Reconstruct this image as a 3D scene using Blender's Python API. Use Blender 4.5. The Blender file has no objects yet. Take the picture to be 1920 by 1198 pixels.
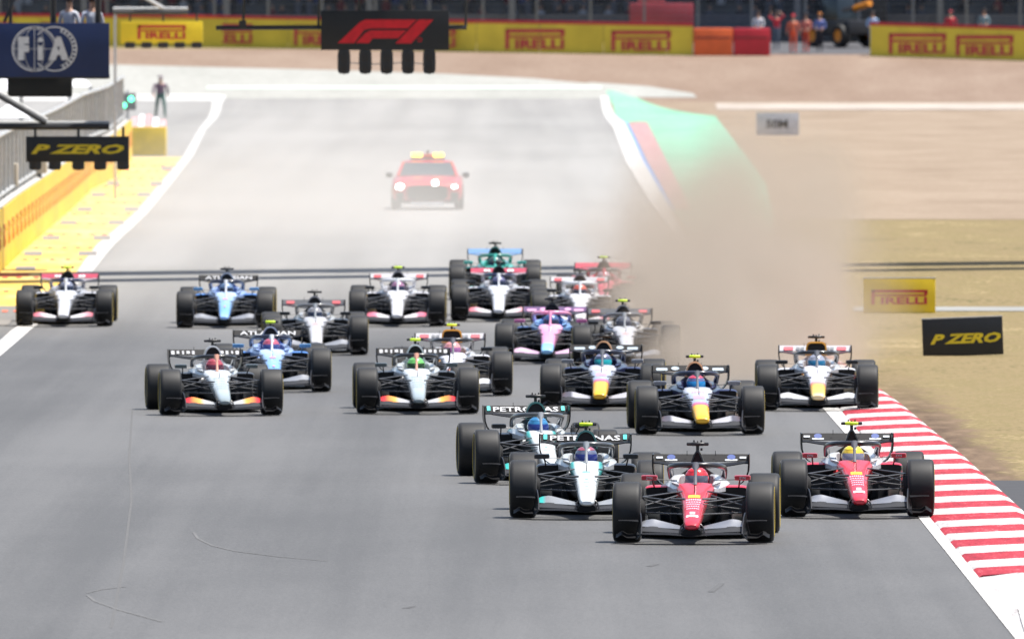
import bpy, bmesh, math, random
from mathutils import Vector, Matrix
random.seed(7)
R = math.radians
scene = bpy.context.scene
COL = scene.collection

# ------------------------------------------------------------------ camera, world, sun, exposure
F = 29600.0      # focal length in photo pixels (1920 wide)
H = 6.28         # camera height above the track, m
HY = 15.0        # row of the horizon
cam_d = bpy.data.cameras.new('camera'); cam = bpy.data.objects.new('camera', cam_d); COL.objects.link(cam)
cam_d.sensor_width = 36.0; cam_d.lens = 36.0 * F / 1920.0
cam_d.clip_start = 1.0; cam_d.clip_end = 8000.0
cam.location = (0, 0, H); cam.rotation_euler = (R(90) - math.atan((599 - HY) / F), 0, 0)
cam_d.dof.use_dof = True; cam_d.dof.focus_distance = 196.0; cam_d.dof.aperture_fstop = 6.5
scene.camera = cam

SUN_TO = Vector((0.30, 0.05, 0.93)).normalized()
el = math.asin(SUN_TO.z); az = math.atan2(SUN_TO.x, SUN_TO.y)
world = bpy.data.worlds.new('World'); scene.world = world; world.use_nodes = True
wn = world.node_tree; wn.nodes.clear()
sky = wn.nodes.new('ShaderNodeTexSky'); sky.sky_type = 'NISHITA'; sky.sun_disc = False
sky.sun_elevation = el; sky.sun_rotation = az; sky.dust_density = 2.5; sky.air_density = 1.0
bg = wn.nodes.new('ShaderNodeBackground'); bg.inputs['Strength'].default_value = 0.105
wo = wn.nodes.new('ShaderNodeOutputWorld')
wn.links.new(sky.outputs[0], bg.inputs[0]); wn.links.new(bg.outputs[0], wo.inputs[0])
sun_d = bpy.data.lights.new('sun', 'SUN'); sun = bpy.data.objects.new('sun', sun_d); COL.objects.link(sun)
sun_d.energy = 4.7; sun_d.angle = R(0.5); sun_d.color = (1.0, 0.96, 0.9)
sun.rotation_euler = SUN_TO.to_track_quat('Z', 'Y').to_euler()
scene.view_settings.view_transform = 'Standard'; scene.view_settings.look = 'None'
scene.view_settings.exposure = 0.68; scene.view_settings.gamma = 1.0
scene.render.engine = 'CYCLES'
cy = scene.cycles
cy.use_denoising = True; cy.max_bounces = 6; cy.diffuse_bounces = 2; cy.glossy_bounces = 3
cy.transmission_bounces = 3; cy.transparent_max_bounces = 6; cy.volume_bounces = 1
cy.volume_step_rate = 2.5; cy.volume_max_steps = 64
cy.caustics_reflective = False; cy.caustics_refractive = False
cy.sample_clamp_indirect = 4.0

# ------------------------------------------------------------------ terrain profile and pixel helpers
ZP = [(-400, 0), (300, 0), (312, .03), (325, .27), (340, .47), (365, .58), (435, .70), (540, 1.08), (640, 1.34), (690, 1.45),
      (706, 1.62), (716, 1.95), (726, 2.7), (736, 3.5), (745, 4.12), (760, 4.5), (800, 4.7), (6000, 4.7)]
def zraw(d):
    for (a, za), (b, zb) in zip(ZP, ZP[1:]):
        if d <= b: return za + (zb - za) * (d - a) / (b - a)
    return ZP[-1][1]
ROWS = [-60, 0, 60, 100] + [120 + 4 * i for i in range(44)] + [296 + 3 * i for i in range(20)] + [356 + 6 * i for i in range(57)] + [698 + 2 * i for i in range(34)] + [780, 800, 900, 1200, 2000, 4000]
ROWS = sorted(set(ROWS))
def zsm(d): return (zraw(d - 6) + zraw(d - 3) + 2 * zraw(d) + zraw(d + 3) + zraw(d + 6)) / 6.0
_RZ = [zsm(r) for r in ROWS]
def zg(d):
    if d <= ROWS[0]: return _RZ[0]
    for i in range(len(ROWS) - 1):
        if d <= ROWS[i + 1]:
            t = (d - ROWS[i]) / (ROWS[i + 1] - ROWS[i]); return _RZ[i] * (1 - t) + _RZ[i + 1] * t
    return _RZ[-1]
def rowy(d): return HY + F * (H - zg(d)) / d
def dist(y):
    lo, hi = 80.0, 760.0
    for _ in range(60):
        m = (lo + hi) / 2
        if rowy(m) > y: lo = m
        else: hi = m
    return lo
def gp(x, y):
    d = dist(y); return ((x - 960) * d / F, d)
def at(x, y, d):
    return Vector(((x - 960) * d / F, d, H - (y - HY) * d / F))

# ------------------------------------------------------------------ materials
def new_mat(name):
    m = bpy.data.materials.new(name); m.use_nodes = True
    nt = m.node_tree; return m, nt, nt.nodes['Principled BSDF']
def noise_mix(nt, bs, c, amount, scale, detail=5.0, coord='Object', vec_scale=None):
    tc = nt.nodes.new('ShaderNodeTexCoord'); nz = nt.nodes.new('ShaderNodeTexNoise')
    nz.inputs['Scale'].default_value = scale; nz.inputs['Detail'].default_value = detail
    src = tc.outputs[coord]
    if vec_scale:
        mp = nt.nodes.new('ShaderNodeMapping'); mp.inputs['Scale'].default_value = vec_scale
        nt.links.new(src, mp.inputs[0]); src = mp.outputs[0]
    nt.links.new(src, nz.inputs['Vector'])
    rp = nt.nodes.new('ShaderNodeValToRGB')
    rp.color_ramp.elements[0].position = .3; rp.color_ramp.elements[1].position = .7
    rp.color_ramp.elements[0].color = tuple(v * (1 - amount) for v in c[:3]) + (1,)
    rp.color_ramp.elements[1].color = tuple(min(1, v * (1 + amount)) for v in c[:3]) + (1,)
    nt.links.new(nz.outputs['Fac'], rp.inputs[0])
    return rp, nz
MC = {}
def mat(name, c, rough=.5, metal=0.0, var=.12, scale=6.0, coat=0.0, spec=.5, emit=None, es=0.0, vec=None, bump=0.0):
    if name in MC: return MC[name]
    m, nt, bs = new_mat(name)
    bs.inputs['Base Color'].default_value = (*c, 1); bs.inputs['Roughness'].default_value = rough
    bs.inputs['Metallic'].default_value = metal; bs.inputs['Specular IOR Level'].default_value = spec
    bs.inputs['Coat Weight'].default_value = coat; bs.inputs['Coat Roughness'].default_value = .06
    if var:
        rp, nz = noise_mix(nt, bs, c, var, scale, vec_scale=vec)
        nt.links.new(rp.outputs[0], bs.inputs['Base Color'])
        if bump:
            bp = nt.nodes.new('ShaderNodeBump'); bp.inputs['Strength'].default_value = bump
            nt.links.new(nz.outputs['Fac'], bp.inputs['Height']); nt.links.new(bp.outputs[0], bs.inputs['Normal'])
    if emit:
        bs.inputs['Emission Color'].default_value = (*emit, 1); bs.inputs['Emission Strength'].default_value = es
    MC[name] = m; return m
def ramp_mat(name, stops, axis=1, lo=-1.2, hi=1.0, rough=.3, coat=.5, interp='LINEAR'):
    """paint whose colour changes along the length of the thing"""
    if name in MC: return MC[name]
    m, nt, bs = new_mat(name)
    tc = nt.nodes.new('ShaderNodeTexCoord'); sx = nt.nodes.new('ShaderNodeSeparateXYZ'); mr = nt.nodes.new('ShaderNodeMapRange')
    mr.inputs['From Min'].default_value = lo; mr.inputs['From Max'].default_value = hi
    rp = nt.nodes.new('ShaderNodeValToRGB'); cr = rp.color_ramp; cr.interpolation = interp
    while len(cr.elements) < len(stops): cr.elements.new(.5)
    for e, (p, c) in zip(cr.elements, stops):
        e.position = (p - lo) / (hi - lo); e.color = (*c, 1)
    nt.links.new(tc.outputs['Object'], sx.inputs[0])
    if axis == 'absx':
        ab = nt.nodes.new('ShaderNodeMath'); ab.operation = 'ABSOLUTE'; nt.links.new(sx.outputs[0], ab.inputs[0]); nt.links.new(ab.outputs[0], mr.inputs[0])
    else: nt.links.new(sx.outputs[axis], mr.inputs[0])
    nt.links.new(mr.outputs[0], rp.inputs[0]); nt.links.new(rp.outputs[0], bs.inputs['Base Color'])
    bs.inputs['Roughness'].default_value = rough; bs.inputs['Coat Weight'].default_value = coat; bs.inputs['Coat Roughness'].default_value = .06
    MC[name] = m; return m
def ground_mat(name, cols, scales, rough=.9, vec=(1, 1, 1), bump=.3, spec=.3, bscale=None):
    """three-colour noise ground: cols = (dark, mid, light); scales = (large, fine)"""
    m, nt, bs = new_mat(name)
    tc = nt.nodes.new('ShaderNodeTexCoord'); mp = nt.nodes.new('ShaderNodeMapping'); mp.inputs['Scale'].default_value = vec
    nt.links.new(tc.outputs['Object'], mp.inputs[0])
    n1 = nt.nodes.new('ShaderNodeTexNoise'); n1.inputs['Scale'].default_value = scales[0]; n1.inputs['Detail'].default_value = 8; n1.inputs['Roughness'].default_value = .65
    n2 = nt.nodes.new('ShaderNodeTexNoise'); n2.inputs['Scale'].default_value = scales[1]; n2.inputs['Detail'].default_value = 6
    nt.links.new(mp.outputs[0], n1.inputs['Vector']); nt.links.new(mp.outputs[0], n2.inputs['Vector'])
    ad = nt.nodes.new('ShaderNodeMath'); ad.operation = 'MULTIPLY_ADD'; ad.inputs[1].default_value = .35
    nt.links.new(n2.outputs['Fac'], ad.inputs[0]); 
    ml = nt.nodes.new('ShaderNodeMath'); ml.operation = 'MULTIPLY'; ml.inputs[1].default_value = .65
    nt.links.new(n1.outputs['Fac'], ml.inputs[0]); nt.links.new(ml.outputs[0], ad.inputs[2])
    rp = nt.nodes.new('ShaderNodeValToRGB'); cr = rp.color_ramp; n = len(cols)
    while len(cr.elements) < n: cr.elements.new(.5)
    for i, (e, c) in enumerate(zip(cr.elements, cols)):
        e.position = .34 + .32 * i / (n - 1); e.color = (*c, 1)
    nt.links.new(ad.outputs[0], rp.inputs[0]); nt.links.new(rp.outputs[0], bs.inputs['Base Color'])
    bs.inputs['Roughness'].default_value = rough; bs.inputs['Specular IOR Level'].default_value = spec
    if bump:
        bp = nt.nodes.new('ShaderNodeBump'); bp.inputs['Strength'].default_value = bump; bp.inputs['Distance'].default_value = .02
        nt.links.new(n2.outputs['Fac'], bp.inputs['Height']); nt.links.new(bp.outputs[0], bs.inputs['Normal'])
    return m

# ------------------------------------------------------------------ mesh helpers
class MB:
    def __init__(s): s.v = []; s.f = []; s.m = []
    def add(s, vs, fs, mi=0):
        o = len(s.v); s.v += [tuple(v) for v in vs]; s.f += [tuple(o + i for i in f) for f in fs]; s.m += [mi] * len(fs); return s
    def box(s, c, d, rot=0.0, mi=0):
        x, y, z = (k / 2 for k in d); ca, sa = math.cos(rot), math.sin(rot)
        vs = []
        for sx, sy, sz in ((-1,-1,-1),(1,-1,-1),(1,1,-1),(-1,1,-1),(-1,-1,1),(1,-1,1),(1,1,1),(-1,1,1)):
            px, py = sx * x, sy * y
            vs.append((c[0] + px * ca - py * sa, c[1] + px * sa + py * ca, c[2] + sz * z))
        return s.add(vs, [(0,3,2,1),(4,5,6,7),(0,1,5,4),(1,2,6,5),(2,3,7,6),(3,0,4,7)], mi)
    def tube(s, pts, r, n=8, flat=1.0, cap=True, mi=0):
        pts = [Vector(p) for p in pts]; rs = r if isinstance(r, (list, tuple)) else [r] * len(pts)
        rings = []
        for i, p in enumerate(pts):
            t = (pts[min(i + 1, len(pts) - 1)] - pts[max(i - 1, 0)]).normalized()
            up = Vector((0, 0, 1)) if abs(t.z) < .95 else Vector((0, 1, 0))
            a = t.cross(up).normalized(); b = a.cross(t).normalized()
            rings.append([p + a * math.cos(2 * math.pi * k / n) * rs[i] + b * math.sin(2 * math.pi * k / n) * rs[i] * flat for k in range(n)])
        return s.loft(rings, cap, mi)
    def loft(s, rings, cap=True, mi=0, closed=True):
        n = len(rings[0]); vs = [v for r in rings for v in r]; fs = []
        for i in range(len(rings) - 1):
            for k in range(n if closed else n - 1):
                k2 = (k + 1) % n
                fs.append((i * n + k, i * n + k2, (i + 1) * n + k2, (i + 1) * n + k))
        if cap and closed:
            fs.append(tuple(range(n - 1, -1, -1))); fs.append(tuple((len(rings) - 1) * n + k for k in range(n)))
        return s.add(vs, fs, mi)
    def lathe(s, prof, cx=(0, 0, 0), n=40, axis='x', closed=False, mi=0):
        rings = []
        for k in range(n):
            a = 2 * math.pi * k / n; ca, sa = math.cos(a), math.sin(a)
            if axis == 'x': rings.append([(cx[0] + u, cx[1] + r * ca, cx[2] + r * sa) for u, r in prof])
            elif axis == 'z': rings.append([(cx[0] + r * ca, cx[1] + r * sa, cx[2] + u) for u, r in prof])
            else: rings.append([(cx[0] + r * ca, cx[1] + u, cx[2] + r * sa) for u, r in prof])
        m = len(prof); vs = [v for r in rings for v in r]; fs = []
        for i in range(n):
            j = (i + 1) % n
            for k in range(m if closed else m - 1):
                k2 = (k + 1) % m
                fs.append((i * m + k, j * m + k, j * m + k2, i * m + k2))
        return s.add(vs, fs, mi)
    def prism(s, poly, y0, y1, mi=0):
        """polygon in x,z extruded along y"""
        n = len(poly)
        vs = [(p[0], y0, p[1]) for p in poly] + [(p[0], y1, p[1]) for p in poly]
        fs = [tuple(range(n)), tuple(range(2 * n - 1, n - 1, -1))] + [(i, (i + 1) % n + 0, (i + 1) % n + n, i + n)[::-1] for i in range(n)]
        return s.add(vs, fs, mi)
    def mirror(s):
        o = len(s.v); s.v += [(-x, y, z) for x, y, z in s.v]; nf = len(s.f)
        s.f += [tuple(o + i for i in reversed(f)) for f in s.f[:nf]]; s.m += s.m[:nf]; return s
    def flipx(s):
        t = MB(); t.v = [(-x, y, z) for x, y, z in s.v]; t.f = [tuple(reversed(f)) for f in s.f]; t.m = list(s.m); return t
    def mesh(s, name, smooth=True, angle=38, bevel=0.0):
        me = bpy.data.meshes.new(name); me.from_pydata(s.v, [], s.f); me.polygons.foreach_set('material_index', s.m)
        bm = bmesh.new(); bm.from_mesh(me)
        if bevel: 
            es = [e for e in bm.edges if len(e.link_faces) == 2 and e.calc_face_angle(0) > R(50)]
            bmesh.ops.bevel(bm, geom=es, offset=bevel, segments=2, profile=.6, affect='EDGES')
        bmesh.ops.recalc_face_normals(bm, faces=bm.faces)
        if smooth:
            for f in bm.faces: f.smooth = True
            for e in bm.edges:
                if len(e.link_faces) == 2 and e.calc_face_angle(0) > R(angle): e.smooth = False
        bm.to_mesh(me); bm.free(); me.update(); return me
def link(name, me, mats, parent=None, kind=None):
    o = bpy.data.objects.new(name, me); COL.objects.link(o)
    mats = mats if isinstance(mats, (list, tuple)) else [mats]
    if me is not None:
        if len(me.materials) == 0:
            for m in mats: me.materials.append(m)
        else:
            for i, m in enumerate(mats):
                o.material_slots[i].link = 'OBJECT'; o.material_slots[i].material = m
    if parent: o.parent = parent
    if kind: o['kind'] = kind
    return o
def tag(o, label, cat, group=None):
    o['label'] = label; o['category'] = cat
    if group: o['group'] = group
    return o
def empty(name, loc=(0, 0, 0), rz=0.0, parent=None):
    o = bpy.data.objects.new(name, None); COL.objects.link(o); o.location = loc; o.rotation_euler = (0, 0, rz)
    o.empty_display_size = .2
    if parent: o.parent = parent
    return o
def text_mesh(txt, height, width=None, shear=0.0, bold=0.0, depth=.004, spacing=1.0):
    """lettering standing in the x-z plane, facing -y, centred on the origin"""
    cu = bpy.data.curves.new('lettering', 'FONT'); cu.body = txt; cu.size = 1.0; cu.shear = shear; cu.offset = bold
    cu.extrude = depth / height; cu.align_x = 'CENTER'; cu.align_y = 'CENTER'; cu.resolution_u = 2; cu.space_character = spacing
    ob = bpy.data.objects.new('lettering', cu); COL.objects.link(ob)
    dg = bpy.context.evaluated_depsgraph_get(); me = bpy.data.meshes.new_from_object(ob.evaluated_get(dg))
    bpy.data.objects.remove(ob); bpy.data.curves.remove(cu)
    xs = [v.co.x for v in me.vertices]; ys = [v.co.y for v in me.vertices]
    cx, cyy = (min(xs) + max(xs)) / 2, (min(ys) + max(ys)) / 2
    sy = height / (max(ys) - min(ys)); sx = (width / (max(xs) - min(xs))) if width else sy
    for v in me.vertices:
        v.co = Vector(((v.co.x - cx) * sx, -v.co.z * height, (v.co.y - cyy) * sy))
    me.materials.clear(); me.update(); return me
def lerp_pts(pts, t):
    if t <= pts[0][0]: return pts[0][1]
    for (a, va), (b, vb) in zip(pts, pts[1:]):
        if t <= b: return va + (vb - va) * (t - a) / (b - a) if b > a else vb
    return pts[-1][1]
def drape(name, left, right, dz, material, kind='structure', pix=True, parent=None, nx=1):
    """a sheet lying on the terrain between a left and a right edge; edges are lists of photo points or of (X, distance)"""
    L = sorted([(gp(*p) if pix else p)[::-1] for p in left]); Rr = sorted([(gp(*p) if pix else p)[::-1] for p in right])
    d0, d1 = max(L[0][0], Rr[0][0]), min(L[-1][0], Rr[-1][0])
    rows = sorted(set([d0, d1] + [r for r in ROWS if d0 < r < d1] + [p[0] for p in L + Rr if d0 < p[0] < d1]))
    vs, fs = [], []
    for d in rows:
        a, b = lerp_pts(L, d), lerp_pts(Rr, d)
        for i in range(nx + 1): vs.append((a + (b - a) * i / nx, d, zg(d) + dz))
    w = nx + 1
    for i in range(len(rows) - 1):
        for k in range(nx): fs.append((i * w + k, i * w + k + 1, (i + 1) * w + k + 1, (i + 1) * w + k))
    me = bpy.data.meshes.new(name); me.from_pydata(vs, [], fs)
    for p in me.polygons: p.use_smooth = True
    me.update(); return link(name, me, material, parent, kind if parent is None else None)
# ------------------------------------------------------------------ the setting
def asphalt_mat():
    m, nt, bs = new_mat('asphalt')
    tc = nt.nodes.new('ShaderNodeTexCoord')
    def nz(scale, vec, detail=6, rough=.6):
        mp = nt.nodes.new('ShaderNodeMapping'); mp.inputs['Scale'].default_value = vec
        n = nt.nodes.new('ShaderNodeTexNoise'); n.inputs['Scale'].default_value = scale; n.inputs['Detail'].default_value = detail; n.inputs['Roughness'].default_value = rough
        nt.links.new(tc.outputs['Object'], mp.inputs[0]); nt.links.new(mp.outputs[0], n.inputs['Vector']); return n
    a = nz(.5, (1, .012, 1)); b = nz(.12, (1, .25, 1)); c = nz(30, (1, .45, 1), 4)
    s1 = nt.nodes.new('ShaderNodeMath'); s1.operation = 'MULTIPLY_ADD'; s1.inputs[1].default_value = .4
    s2 = nt.nodes.new('ShaderNodeMath'); s2.operation = 'MULTIPLY_ADD'; s2.inputs[1].default_value = .3
    s3 = nt.nodes.new('ShaderNodeMath'); s3.operation = 'MULTIPLY'; s3.inputs[1].default_value = .3
    nt.links.new(c.outputs['Fac'], s3.inputs[0]); nt.links.new(b.outputs['Fac'], s2.inputs[0]); nt.links.new(s3.outputs[0], s2.inputs[2])
    nt.links.new(a.outputs['Fac'], s1.inputs[0]); nt.links.new(s2.outputs[0], s1.inputs[2])
    rp = nt.nodes.new('ShaderNodeValToRGB'); cr = rp.color_ramp
    cr.elements[0].position = .43; cr.elements[0].color = (.076, .075, .073, 1); cr.elements[1].position = .57; cr.elements[1].color = (.126, .124, .121, 1)
    nt.links.new(s1.outputs[0], rp.inputs[0])
    sx = nt.nodes.new('ShaderNodeSeparateXYZ'); mr = nt.nodes.new('ShaderNodeMapRange'); mx = nt.nodes.new('ShaderNodeMix'); mx.data_type = 'RGBA'   # paler up the straight: the dust haze in the air put into the colour
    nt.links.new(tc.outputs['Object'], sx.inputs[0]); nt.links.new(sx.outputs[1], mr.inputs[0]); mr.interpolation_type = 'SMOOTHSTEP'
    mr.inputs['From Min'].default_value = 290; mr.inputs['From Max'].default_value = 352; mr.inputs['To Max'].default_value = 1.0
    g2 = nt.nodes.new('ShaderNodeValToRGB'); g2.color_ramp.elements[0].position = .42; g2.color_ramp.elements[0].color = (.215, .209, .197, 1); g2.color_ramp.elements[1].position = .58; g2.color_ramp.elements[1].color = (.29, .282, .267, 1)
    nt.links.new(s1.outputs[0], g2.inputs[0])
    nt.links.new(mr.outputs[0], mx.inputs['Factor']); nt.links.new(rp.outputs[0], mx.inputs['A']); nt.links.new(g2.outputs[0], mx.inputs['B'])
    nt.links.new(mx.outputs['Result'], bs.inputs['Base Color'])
    bs.inputs['Roughness'].default_value = .62; bs.inputs['Specular IOR Level'].default_value = .35
    bp = nt.nodes.new('ShaderNodeBump'); bp.inputs['Strength'].default_value = .5; bp.inputs['Distance'].default_value = .01
    nt.links.new(c.outputs['Fac'], bp.inputs['Height']); nt.links.new(bp.outputs[0], bs.inputs['Normal'])
    return m
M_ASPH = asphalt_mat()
M_GRASS = ground_mat('dry_grass', [(.065, .072, .022), (.145, .115, .045), (.215, .16, .078), (.165, .13, .052), (.265, .2, .1), (.32, .25, .14)], (.45, 11.0), vec=(.7, .2, 1), bump=1.0)
def verge_earth(m):
    """bare earth worn into the grass along the kerb, with a ragged noisy edge"""
    nt = m.node_tree; N = nt.nodes.new; L = nt.links.new; bs = nt.nodes['Principled BSDF']; src = bs.inputs['Base Color'].links[0].from_socket
    tc = N('ShaderNodeTexCoord'); sx = N('ShaderNodeSeparateXYZ'); L(tc.outputs['Object'], sx.inputs[0])
    mp = N('ShaderNodeMapping'); mp.inputs['Scale'].default_value = (1, .22, 1); L(tc.outputs['Object'], mp.inputs[0])
    nz = N('ShaderNodeTexNoise'); nz.inputs['Scale'].default_value = 1.6; nz.inputs['Detail'].default_value = 8; nz.inputs['Roughness'].default_value = .7; L(mp.outputs[0], nz.inputs['Vector'])
    ad = N('ShaderNodeMath'); ad.operation = 'MULTIPLY_ADD'; ad.inputs[1].default_value = -1.9; L(nz.outputs['Fac'], ad.inputs[0]); L(sx.outputs[0], ad.inputs[2])
    fx = N('ShaderNodeMapRange'); fx.interpolation_type = 'SMOOTHSTEP'; fx.inputs['From Min'].default_value = 6.12; fx.inputs['From Max'].default_value = 5.6; L(ad.outputs[0], fx.inputs[0])
    fy = N('ShaderNodeMapRange'); fy.interpolation_type = 'SMOOTHSTEP'; fy.inputs['From Min'].default_value = 285; fy.inputs['From Max'].default_value = 235; L(sx.outputs[1], fy.inputs[0])
    mu = N('ShaderNodeMath'); mu.operation = 'MULTIPLY'; L(fx.outputs[0], mu.inputs[0]); L(fy.outputs[0], mu.inputs[1])
    rp = N('ShaderNodeValToRGB'); rp.color_ramp.elements[0].position = .4; rp.color_ramp.elements[0].color = (.075, .046, .027, 1); rp.color_ramp.elements[1].position = .62; rp.color_ramp.elements[1].color = (.17, .115, .07, 1); L(nz.outputs['Fac'], rp.inputs[0])
    mx = N('ShaderNodeMix'); mx.data_type = 'RGBA'; L(mu.outputs[0], mx.inputs['Factor']); L(src, mx.inputs['A']); L(rp.outputs[0], mx.inputs['B']); L(mx.outputs['Result'], bs.inputs['Base Color'])
verge_earth(M_GRASS)
M_GRAVEL = ground_mat('gravel_pale', [(.2, .148, .1), (.245, .187, .132), (.29, .228, .167)], (.3, 6.0), vec=(1, .3, 1), bump=.6)
M_GRAVEL2 = ground_mat('gravel_red', [(.175, .119, .083), (.212, .151, .11), (.25, .188, .14)], (.25, 6.0), vec=(1, .3, 1), bump=.6)
M_EARTH = ground_mat('bare_earth', [(.075, .045, .026), (.13, .082, .05), (.2, .14, .085)], (1.2, 14.0), vec=(1, .35, 1), bump=.8)
M_CONC = ground_mat('pale_concrete', [(.27, .275, .25), (.31, .31, .285), (.35, .35, .325)], (.3, 3.0), vec=(1, .3, 1), bump=.1)
M_GREEN = ground_mat('green_runoff_paint', [(.15, .34, .23), (.19, .4, .28), (.26, .45, .34)], (.3, 3.0), vec=(1, .3, 1), bump=.1)
M_LINE = ground_mat('white_line_paint', [(.4, .39, .37), (.52, .51, .49), (.58, .57, .55)], (1.5, 8.0), vec=(1, .2, 1), bump=.1, rough=.6)
M_YPAINT = ground_mat('yellow_apron_paint', [(.62, .4, .06), (.72, .5, .12), (.74, .58, .28)], (.8, 5.0), vec=(1, .3, 1), bump=.1, rough=.6)

def full(name, x0, x1, d0, d1, dz, m, **k):
    return drape(name, [(x0, d0), (x0, d1)], [(x1, d0), (x1, d1)], dz, m, pix=False, **k)
full('ground', -600, 600, -60, 4000, 0.0, M_GRASS)
# asphalt: the straight, bending away to the left beyond the pit exit
RL = [(5.0, -60), (5.0, 195), (4.87, 246), (4.5, 300), (4.1, 375), (4.05, 440), (4.1, 560), (4.15, 722)]
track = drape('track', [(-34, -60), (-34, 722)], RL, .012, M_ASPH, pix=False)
full('gravel_trap', 3.6, 90, dist(412), 718, .006, M_GRAVEL)
full('gravel_bank', -90, 90, 716, 752, .009, M_GRAVEL2)
drape('concrete_strip', [(-90, 718), (-90, 739.5)], [gp(1141, 186), gp(1120, 159), gp(1000, 148), gp(800, 138), gp(600, 132), gp(400, 127), gp(200, 122)], .018, M_CONC, pix=False)
drape('concrete_runoff', [(1141, 184), (1110, 160), (1100, 156)], [(1342, 222), (1340, 206), (1299, 176), (1217, 163), (1100, 155)], .022, M_CONC)
drape('green_runoff', [(1300, 440), (1262, 398), (1208, 305), (1150, 200), (1136, 171)], [(1450, 440), (1450, 405), (1436, 346), (1342, 219), (1196, 185), (1150, 171)], .026, M_GREEN)
drape('green_strip', [(-14, dist(168)), (-14, dist(159))], [(4.1, dist(173)), (4.1, dist(163))], .03, mat('pale_green_paint', (.45, .56, .47), .7), pix=False)
full('service_path', 9.2, 90, dist(207), dist(195), .03, mat('path_concrete', (.36, .31, .265), .9, scale=.6))
drape('grass_path', [(1600, 584), (1600, 576)], [(2100, 584), (2100, 576)], .012, mat('path_grey', (.24, .24, .225), .9, scale=.6))
drape('asphalt_patch', [(6.2, 158), (6.2, dist(900))], [(12.0, 158), (12.0, dist(902))], .01, mat('patch_asphalt', (.042, .042, .045), .85, scale=3), pix=False)

# painted lines
LWL = [(-9.56, 120), (-9.56, 285)]; LWR = [(-9.22, 120), (-9.22, 285)]
for px, py in ((20, 622), (143, 513), (183, 459), (248, 405), (301, 344), (344, 294), (373, 244), (398, 195), (402, 180)): LWL.append(gp(px, py))
for px, py in ((54, 622), (172, 513), (215, 459), (273, 405), (323, 344), (362, 294), (386, 244), (416, 195), (424, 180)): LWR.append(gp(px, py))
drape('white_line', LWL, LWR, .02, M_LINE, pix=False)
drape('white_line', [(-26, dist(190)), (-26, dist(178))], [gp(400, 190), gp(415, 178)], .021, M_LINE, pix=False)
drape('white_line', [(5.0, 120), (5.0, 195), (4.87, 246), (4.5, 300), gp(1275, 460)], [(5.14, 120), (5.14, 195), (5.12, 246), (4.75, 300), gp(1292, 460)], .02, M_LINE, pix=False)
drape('white_line', [(1275, 460), (1246, 416), (1217, 378), (1173, 305), (1150, 241), (1126, 182)], [(1292, 460), (1268, 416), (1259, 396), (1207, 305), (1172, 232), (1141, 182)], .034, M_LINE)
drape('blue_line', [(1259, 396), (1207, 305), (1172, 232)], [(1266, 396), (1213, 305), (1177, 232)], .038, mat('blue_line_paint', (.1, .25, .55), .6))
# pale scuffs and a paving seam near the camera
def streak(name, pts, w, m, dz=.016):
    g = [gp(*p) for p in pts]; g.sort(key=lambda p: p[1])
    drape(name, g, [(x + w, d) for x, d in g], dz, m, pix=False)
M_SCUFF = mat('pale_scuff', (.117, .116, .114), .8, scale=2.0)
streak('tyre_mark', [(360, 1000), (368, 1012), (395, 1025), (440, 1036), (520, 1046), (610, 1054)], .035, M_SCUFF)
streak('tyre_mark', [(160, 1114), (185, 1108), (235, 1102)], .03, M_SCUFF)
streak('tyre_mark', [(160, 1118), (175, 1130), (220, 1146), (300, 1168)], .035, M_SCUFF)
streak('paving_seam', [(246, 770), (240, 860), (244, 940), (228, 1060), (205, 1180)], .03, mat('seam_dark', (.094, .093, .091), .8), .0145)
for p in (((752, 1143), (768, 1139)), ((1327, 1112), (1347, 1096)), ((1210, 1064), (1226, 1060))): streak('tyre_mark', p, .07, mat('rubber_mark', (.078, .078, .078), .8))

# kerb with red and white blocks
M_KR = ground_mat('kerb_red_paint', [(.17, .01, .015), (.33, .018, .03), (.38, .022, .036), (.5, .13, .14)], (1.5, 12), vec=(4, .5, 1), rough=.65, bump=.15)
M_KW = ground_mat('kerb_white_paint', [(.26, .235, .225), (.44, .42, .41), (.5, .485, .475), (.57, .56, .55)], (1.5, 12), vec=(4, .5, 1), rough=.65, bump=.15)
kerb = empty('kerb', (0, 0, 0)); kerb['kind'] = 'structure'
def kxo(d): return lerp_pts([(157, 5.22), (166, 5.4), (170, 5.6), (174, 6.0), (196, 6.36), (222, 6.3), (250, 6.14), (300, 5.6), (330, 5.2)], d)
def kxi(d): return lerp_pts([(160, 5.14), (195, 5.15), (246, 5.13), (300, 4.77), (330, 4.6)], d)
d, k = 174.0, 0
while d < 326:
    e = d + 2.3
    rings = []
    for q in range(5):
        dd = d + .01 + (2.28) * q / 4; a, b, z = kxi(dd), kxo(dd), zg(dd)
        rings.append([(a, dd, z + .005), (a + .04, dd, z + .03), (a + .5 * (b - a), dd, z + .055), (b - .12, dd, z + .07), (b, dd, z + .03), (b, dd, z - .05), (a, dd, z - .05)])
    mb = MB(); mb.loft(rings)
    link('kerb_block', mb.mesh('kerb_block'), M_KR if k % 2 == 0 else M_KW, kerb); d = e; k += 1
mb = MB(); rr = []
for dd in (157, 160, 164, 168, 171, 173.98):
    a, b, z = kxi(dd) + .002, kxo(dd), zg(dd); hh = .02 + .04 * (dd - 157) / 17
    rr.append([(a, dd, z + .004), (a + .04, dd, z + .01), ((a + b) / 2, dd, z + hh), (b - .1, dd, z + hh), (b, dd, z + .01), (b, dd, z - .05), (a, dd, z - .05)])
mb.loft(rr); link('kerb_ramp', mb.mesh('kerb_ramp'), M_KW, kerb)
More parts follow.
